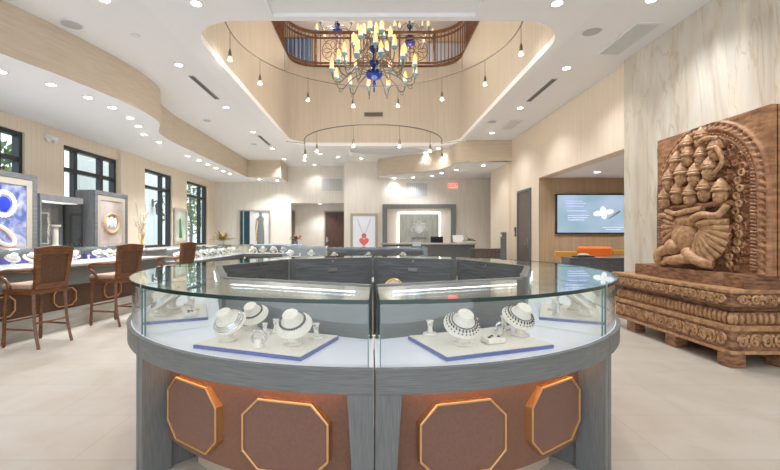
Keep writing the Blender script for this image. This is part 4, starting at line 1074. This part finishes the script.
for s in (-1, 1):
    am = MB(); am.box(s*.8-.05, s*.8+.05, -.33, .36, .62, .68); am.box(s*.8-.03, s*.8+.03, -.31, -.25, .0, .62); am.box(s*.8-.03, s*.8+.03, .28, .34, 0, .62); am.build('armrest', yw, sf, bevel=.005)
B(.44, 1.0, .20, .30, .86, .98).build('back_cushion', yw, sf, bevel=.02); B(-.98, -.44, .2, .3, .80, .94).build('back_cushion', yw, sf, bevel=.02)
rb = empty('ribbed_bench', (5.35, 9.0, 0), label='charcoal ribbed divider in front of the orange sofa', cat='divider')
B(-1.0, .95, -.18, .18, 0, .82).build('body', 'darkwood', rb); ri = MB()
for k in range(40): ri.box(-.98+.049*k, -.955+.049*k, -.2, -.18, .02, .80)
ri.build('ribs', 'darkwood', rb); B(-1.0, .95, -.2, .2, .82, .85).build('cap', 'darkwood', rb)
bg_ = empty('book_stack', (4.75, 9.0, .8505), .2, label='dark tray with a pale cloth lying on the ribbed divider', cat='tray')
B(-.2, .2, -.12, .12, 0, .03).build('tray', 'black', bg_, bevel=.005); MB().ball((.0, 0, .05), (.14, .09, .04)).build('cloth', 'limestone', bg_, smooth=True)
bx = empty('beige_cube_table', (7.0, 9.9, 0), label='beige box table standing right of the orange sofa', cat='table')
B(-.2, .2, -.2, .2, .0, .95).build('body', 'wall', bx, bevel=.01); B(-.21, .21, -.21, .21, .95, 1.0).build('table_top', 'alcove', bx)

# ------------------------------------------------------------------ carved wooden panel and its pedestal
import numpy as np
SX, SY0, SY1, SZ0, SZ1 = 3.95, 3.93, 5.5, .80, 2.64
cp = empty('carved_relief', (4.1, 4.72, .945), label='tall dark brown carved wood relief of a many-headed seated deity under an arch', cat='sculpture')
off = (-4.1, -4.72, -.945)
W_, H_ = SY1-SY0, SZ1-.945
NU, NV = 230, 270
U, V = np.meshgrid(np.linspace(0, W_, NU), np.linspace(0, H_, NV))   # U from the far edge towards the camera
Z = np.zeros_like(U)
rs = np.random.RandomState(5)
def noise2(fu, fv, n=24):
    a = np.zeros_like(U)
    for _ in range(n):
        ku, kv = rs.normal(0, fu), rs.normal(0, fv); a += np.sin(ku*U+kv*V+rs.uniform(0, 6.28))
    return a/n**.5
Z += .010*noise2(6, 3)+.004*noise2(40, 14)+.003*noise2(90, 40)
cu_, ra, zs = W_*.50, W_*.43, H_*.55
dx = U-cu_
arc_d = np.where(V > zs, np.hypot(dx, (V-zs)*.98), np.abs(dx))
Z -= .055*(arc_d < ra-.04)
for rr, wd_, hh in ((ra+.01, .030, .050), (ra-.07, .022, .035), (ra+.085, .018, .03)):
    Z = np.maximum(Z, Z*.3+hh*np.exp(-((arc_d-rr)/wd_)**2))
ang = np.where(V > zs, np.arctan2(V-zs, dx)*ra, np.sign(dx)*(V-zs))
ring = np.exp(-((arc_d-ra+.03)/.02)**4)
Z += ring*.022*np.abs(np.sin(ang*PI/.045))
ring = np.exp(-((arc_d-ra-.05)/.025)**4)
Z += ring*.026*np.abs(np.sin(ang*PI/.07+arc_d*20))
ins = arc_d < ra-.10
# curls filling the ground round the figure
for _ in range(420):
    u0, v0 = rs.uniform(.08, W_-.08), rs.uniform(0.02, H_-.12); a = ra
    d0 = math.hypot(u0-cu_, (v0-zs)*.98) if v0 > zs else abs(u0-cu_)
    if not (d0 < ra-.09): continue
    r0 = rs.uniform(.028, .045); d = np.hypot(U-u0, V-v0)
    Z = np.maximum(Z, .045*np.exp(-((d-r0*.75)/(.32*r0))**2)+.004)
Z = np.clip(Z, -.06, .2)
vs = [(SX-float(Z[j, i])-.02 - 0, SY1-float(U[j, i]), .945+float(V[j, i])+(0.0)) for j in range(NV) for i in range(NU)]
fs = [(j*NU+i, j*NU+i+1, (j+1)*NU+i+1, (j+1)*NU+i) for j in range(NV-1) for i in range(NU-1)]
sm = MB().add(vs, fs)
nb = len(vs)
# solid block behind the relief
sm.box(SX+.03, SX+.28, SY0, SY1, .945, SZ1)
# close the rim of the relief to the block
def rim(idx):
    b = len(sm.v); P = [sm.v[i] for i in idx]
    sm.v += [(SX+.04, p[1], p[2]) for p in P]
    for k in range(len(idx)-1): sm.f.append((idx[k], idx[k+1], b+k+1, b+k))
rim([i for i in range(NU)]); rim([(NV-1)*NU+i for i in range(NU)]); rim([j*NU for j in range(NV)]); rim([j*NU+NU-1 for j in range(NV)])
o = sm.build('relief_slab', 'carved', cp, smooth=True); o.location = off
def sp(u, v, d=0):
    v = max(v, .03)
    return _sp(u, v, d)
def _sp(u, v, d=0):      # u, v in 0..1 over the slab, d = how far it stands out
    return Vector((SX-d, SY1-u*W_, .945+v*H_))
def carve(mb, name, mat='carved'):
    q = mb.build(name, mat, cp, smooth=True); q.location = off; return q
def head(u, v, s, d=.08):
    c = sp(u, v, d); m_ = MB()
    m_.ball(c, (.055*s, .050*s, .066*s), 14, 10)                                  # skull
    m_.ball(c+Vector((-.052*s, 0, -.005*s)), (.014*s, .010*s, .022*s), 8, 6)      # nose
    for q in (-1, 1):
        m_.ball(c+Vector((-.044*s, q*.019*s, .010*s)), (.010*s, .012*s, .007*s), 8, 6)
        m_.ball(c+Vector((-.005*s, q*.052*s, -.012*s)), (.014*s, .010*s, .032*s), 8, 6)
    m_.ball(c+Vector((-.045*s, 0, -.034*s)), (.010*s, .018*s, .007*s), 8, 6)
    T = Matrix.Translation(c+Vector((0, 0, .035*s)))
    m_.lathe([(.062*s, 0), (.066*s, .014*s), (.056*s, .024*s), (.058*s, .036*s), (.046*s, .05*s), (.044*s, .066*s), (.026*s, .085*s), (.014*s, .105*s), (.001, .115*s)], 14, T)
    carve(m_, 'carved_head', 'carved_hi')
rows = [(.87, [.38, .51], 1.25, .08), (.765, [.28, .40, .53, .65], 1.3, .10), (.64, [.23, .36, .49, .62], 1.35, .13), (.505, [.19, .32, .45, .58, .71], 1.35, .13)]
for v, us, s, d in rows:
    for k, u in enumerate(us): head(u, v+.012*((k % 2)*2-1), s, d)
# shoulders and garlands joining each row
for v, us, s, d in rows:
    m_ = MB(); u0, u1 = us[0]-.07, us[-1]+.07
    m_.tube([sp(u0+(u1-u0)*i/14, v-.062+.006*math.sin(i*1.8), d-.015+.012*math.sin(i*2.2)) for i in range(15)], .030, 8)
    for i in range(26): m_.ball(sp(u0+(u1-u0)*i/25, v-.078, d+.02), .012, 6, 5)
    carve(m_, 'carved_shoulders')
# big main head and body
b = MB()
b.ball(sp(.38, .22, .08), (.14, .20, .20), 20, 14); b.ball(sp(.40, .34, .09), (.10, .22, .09), 16, 10)
b.ball(sp(.30, .15, .15), (.10, .12, .11), 16, 12)
carve(b, 'carved_torso', 'carved_hi')
def limb(name, pts, r, mat='carved_hi'):
    P = catmull([tuple(sp(*q)) for q in pts], 5)
    rr = [r[0]+(r[1]-r[0])*i/(len(P)-1) for i in range(len(P))]
    carve(MB().tube(P, rr, 10), name, mat)
limb('carved_leg', [(.55, .09, .12), (.42, .065, .22), (.30, .05, .20), (.20, .06, .14)], (.075, .045))
limb('carved_leg', [(.30, .15, .14), (.18, .10, .20), (.17, .03, .19), (.20, -.005, .16)], (.075, .035))
limb('carved_leg', [(.45, .12, .18), (.58, .06, .20), (.66, .045, .14)], (.07, .05))
limb('carved_foot', [(.20, .02, .17), (.24, -.01, .22), (.28, -.02, .24)], (.035, .02))
for k in range(9):
    a = math.radians(20-13*k); r0, r1 = .10, .40
    u0, v0 = .52+.03*math.cos(a), .28+.03*math.sin(a)
    limb('carved_arm', [(u0, v0, .13), (.50+.5*r1*math.cos(a), .27+.5*r1*.75*math.sin(a), .17), (.50+.70*r1*math.cos(a), .25+.66*r1*.8*math.sin(a), .12)], (.032, .042))
for k in range(4):
    a = math.radians(150+20*k); r1 = .30
    limb('carved_arm', [(.36, .30, .12), (.36+.5*r1*math.cos(a), .28+.42*r1*math.sin(a), .16), (.36+.68*r1*math.cos(a), .27+.6*r1*math.sin(a), .12)], (.026, .034))
limb('carved_arm', [(.62, .84, .12), (.70, .80, .15), (.73, .70, .14), (.66, .64, .15)], (.026, .020))
limb('carved_arm', [(.50, .88, .10), (.62, .885, .15), (.68, .87, .12)], (.034, .026))
limb('carved_arm', [(.50, .35, .17), (.60, .375, .19), (.72, .365, .18), (.77, .43, .14)], (.045, .035))
limb('carved_arm', [(.56, .31, .17), (.66, .325, .19), (.74, .32, .16)], (.04, .03))
limb('carved_arm', [(.22, .42, .15), (.34, .395, .18), (.46, .41, .17), (.58, .42, .15)], (.035, .035))
limb('carved_arm', [(.30, .36, .15), (.20, .39, .18), (.14, .38, .16)], (.032, .025))
# chains of curls either side, and the bead arch
def curl(u, v, r, d, mb):
    P = []
    for i in range(15):
        t = i/14*2*PI*1.15; q = r*(1-.35*i/14); c = sp(u, v, d); P.append((c.x, c.y+q*math.cos(t), c.z+q*math.sin(t)))
    mb.tube(P, r*.36, 6); mb.ball(sp(u, v, d-.01), r*.35, 8, 6)
for k in range(13):
    m_ = MB(); curl(.815-.03*math.sin(k*.24)+(0 if k % 2 else .022)-.10*max(0, 3-k)/3, .05+.048*k, .036, .07, m_); carve(m_, 'carved_curl', 'carved_hi')
for k in range(14):
    m_ = MB(); curl(.115+.02*(k % 2), .04+.045*k, .032, .06, m_); carve(m_, 'carved_curl', 'carved_hi')
bd = MB()
for i in range(60):
    t = -.3+(PI+.6)*i/59; 
    if t < 0: u = cu_+(ra-.03); v = zs+t*.9
    elif t > PI: u = cu_-(ra-.03); v = zs-(t-PI)*.9
    else: u = cu_+(ra-.03)*math.cos(t); v = zs+(ra-.03)*math.sin(t)
    bd.ball(Vector((SX-.045, SY1-u, .945+v)), .016, 8, 6)
carve(bd, 'bead_arch', 'carved_hi')
# ribbed columns at both sides
for u in (.90, .055):
    m_ = MB()
    for k in range(30): m_.tube([sp(u-.032, .02+k*.021, .035), sp(u, .028+k*.021, .075), sp(u+.032, .02+k*.021, .035)], .0155, 6)
    carve(m_, 'ribbed_column')
# pedestal
pd = empty('carved_pedestal', (3.95, 5.0, 0), label='long carved wooden pedestal with scroll bands under the relief', cat='pedestal')
PX0, PX1, PY0, PY1 = 3.62, 4.34, 4.03, 6.0
def ped(mb, name, mat='carved', **k):
    q = mb.build(name, mat, pd, **k); q.location = (-3.95, -5.0, 0); return q
def tier(x0, y0, y1, z0, z1, name, mat='carved_hi', bevel=.008): return ped(B(x0, PX1, y0, y1, z0, z1), name, mat, bevel=bevel)
tier(PX0+.02, PY0+.02, PY1-.02, .16, .40, 'lower_block', 'block'); tier(PX0, PY0, PY1, .14, .175, 'lower_lip'); tier(PX0, PY0, PY1, .375, .43, 'lower_cap')
tier(PX0+.05, PY0+.05, PY1-.05, .43, .56, 'rope_block', 'block'); tier(PX0+.09, PY0+.09, PY1-.09, .56, .62, 'groove', 'block'); 
tier(PX0+.0, PY0+.0, PY1-.0, .62, .76, 'upper_block', 'block'); tier(PX0-.02, PY0-.02, PY1+.02, .76, .80, 'upper_lip')
sb = MB()
def scroll(mb, origin, du, L, z0, z1, r):
    n = int(L/(.115)); st = L/n; o = Vector(origin); du = Vector(du); nrm = Vector((-1, 0, 0)) if abs(du.y) > .5 else Vector((0, -1, 0))
    for k in range(n):
        c = o+du*(st*(k+.5)); zc_ = (z0+z1)/2; hh = (z1-z0)/2
        s = 1 if k % 2 else -1; P = []
        for i in range(18):
            t = i/17*2*PI*1.3; q = st*.40*(1-.6*i/17); w = c+du*(q*math.cos(t)*s)+nrm*.012; P.append((w.x, w.y, zc_+hh*.8*(1-.55*i/17)*math.sin(t)))
        mb.tube(P, r, 5)
        w = c+nrm*.008; mb.ball((w.x, w.y, zc_), (.02, .02, .02), 6, 5)
        w = c+du*(st*.5)+nrm*.004; mb.ball((w.x, w.y, zc_+s*hh*.5), (.022, .022, .03), 6, 5); mb.ball((w.x, w.y, zc_-s*hh*.55), (.018, .018, .022), 6, 5)
scroll(sb, (PX0+.02, PY0+.06, 0), (0, 1, 0), PY1-PY0-.12, .19, .36, .016); ped(sb, 'scroll_band', 'carved_hi', smooth=True); sb = MB(); scroll(sb, (PX0+.06, PY0+.02, 0), (1, 0, 0), PX1-PX0-.1, .19, .36, .016)
ped(sb, 'scroll_band', 'carved_hi', smooth=True)
ub = MB(); scroll(ub, (PX0, PY0+.04, 0), (0, 1, 0), PY1-PY0-.08, .635, .75, .013); ped(ub, 'upper_scroll_band', 'carved_hi', smooth=True); ub = MB(); scroll(ub, (PX0+.04, PY0, 0), (1, 0, 0), PX1-PX0-.06, .635, .75, .013)
ped(ub, 'upper_scroll_band', 'carved_hi', smooth=True)
rp = MB()
for k in range(32):
    y = PY0+.06+(PY1-PY0-.12)*k/31; rp.ball((PX0+.05, y, .495), (.035, .026, .062), 8, 6, T=None)
for k in range(11): x = PX0+.08+(PX1-PX0-.1)*k/10; rp.ball((x, PY0+.05, .495), (.026, .035, .062), 8, 6)
ped(rp, 'leaf_band', 'carved_hi', smooth=True)
for (x, y) in ((PX0+.09, PY0+.10), (PX0+.09, 4.88), (PX0+.09, 5.62), (PX1-.12, PY0+.10), (PX1-.12, 4.88), (PX1-.12, 5.62)):
    ped(B(x-.075, x+.075, y-.085, y+.085, 0, .14), 'block_foot', 'block', bevel=.006)
# scalloped plinth the relief stands on
pl = MB(); P = []
for i in range(61):
    y = 5.72-1.68*i/60; P.append((3.72+.035*abs(math.sin(i*PI/20))**.4-(.0 if 8 < i < 50 else -.04), y))
pl.prism(P+[(4.33, 4.04), (4.33, 5.72)], .80, .945); ped(pl, 'scalloped_plinth', 'block', bevel=.006)

# ------------------------------------------------------------------ outside: trees, lantern
def tree(loc, h, cr_, label, seed):
    r = empty('tree', loc, label=label, cat='tree', group='trees outside the left windows'); rd = random.Random(seed)
    MB().tube([(0, 0, 0), (.1, .05, h*.3), (-.05, .1, h*.6), (0, 0, h*.9)], [.16, .13, .1, .04], 8).build('trunk', 'doorgrey', r)
    m_ = MB()
    for k in range(1100):
        a, b_, q = rd.uniform(0, 6.28), rd.uniform(-1, 1), rd.random()**.4
        c = Vector((cr_*q*math.cos(a)*math.sqrt(1-b_*b_), cr_*q*math.sin(a)*math.sqrt(1-b_*b_), h*.62+cr_*1.1*q*b_))
        u = Vector((rd.gauss(0, 1), rd.gauss(0, 1), rd.gauss(0, 1))).normalized()*.16; v = u.cross(Vector((rd.gauss(0, 1), rd.gauss(0, 1), rd.gauss(0, 1)))).normalized()*.09
        m_.add([c-u, c+v, c+u, c-v], [(0, 1, 2, 3)])
    m_.build('foliage', 'green', r, recalc=False)
tree((-12.5, 12.8, -.05), 4.6, 1.5, 'leafy tree outside the second window', 1)
tree((-15, 33, -.05), 6, 2.4, 'leafy tree far outside the last window', 3)
tree((-13.5, 9.0, -.05), 4.4, 1.3, 'leafy tree outside the first window', 4)
ln = empty('wall_lantern', (-11.3, 20.6, 2.7), label='black wall lantern on the pale garden wall seen through the third window', cat='lantern')
MB().lathe([(.02, -.35), (.1, -.28), (.15, .15), (.18, .17), (.05, .32), (.01, .4)], 6, Matrix.Translation((.28, 0, 0))).build('lamp_body', 'black', ln); MB().tube([(0, 0, .3), (.2, 0, .42), (.28, 0, .36)], .03).build('bracket', 'black', ln); B(0, .03, -.08, .08, .1, .5).build('wall_plate', 'black', ln)

# remove the un-placed jewellery prototypes
for k, o in PROTO.items():
    for c in [q for q in bpy.data.objects if q.parent == o]: bpy.data.objects.remove(c)
    bpy.data.objects.remove(o)
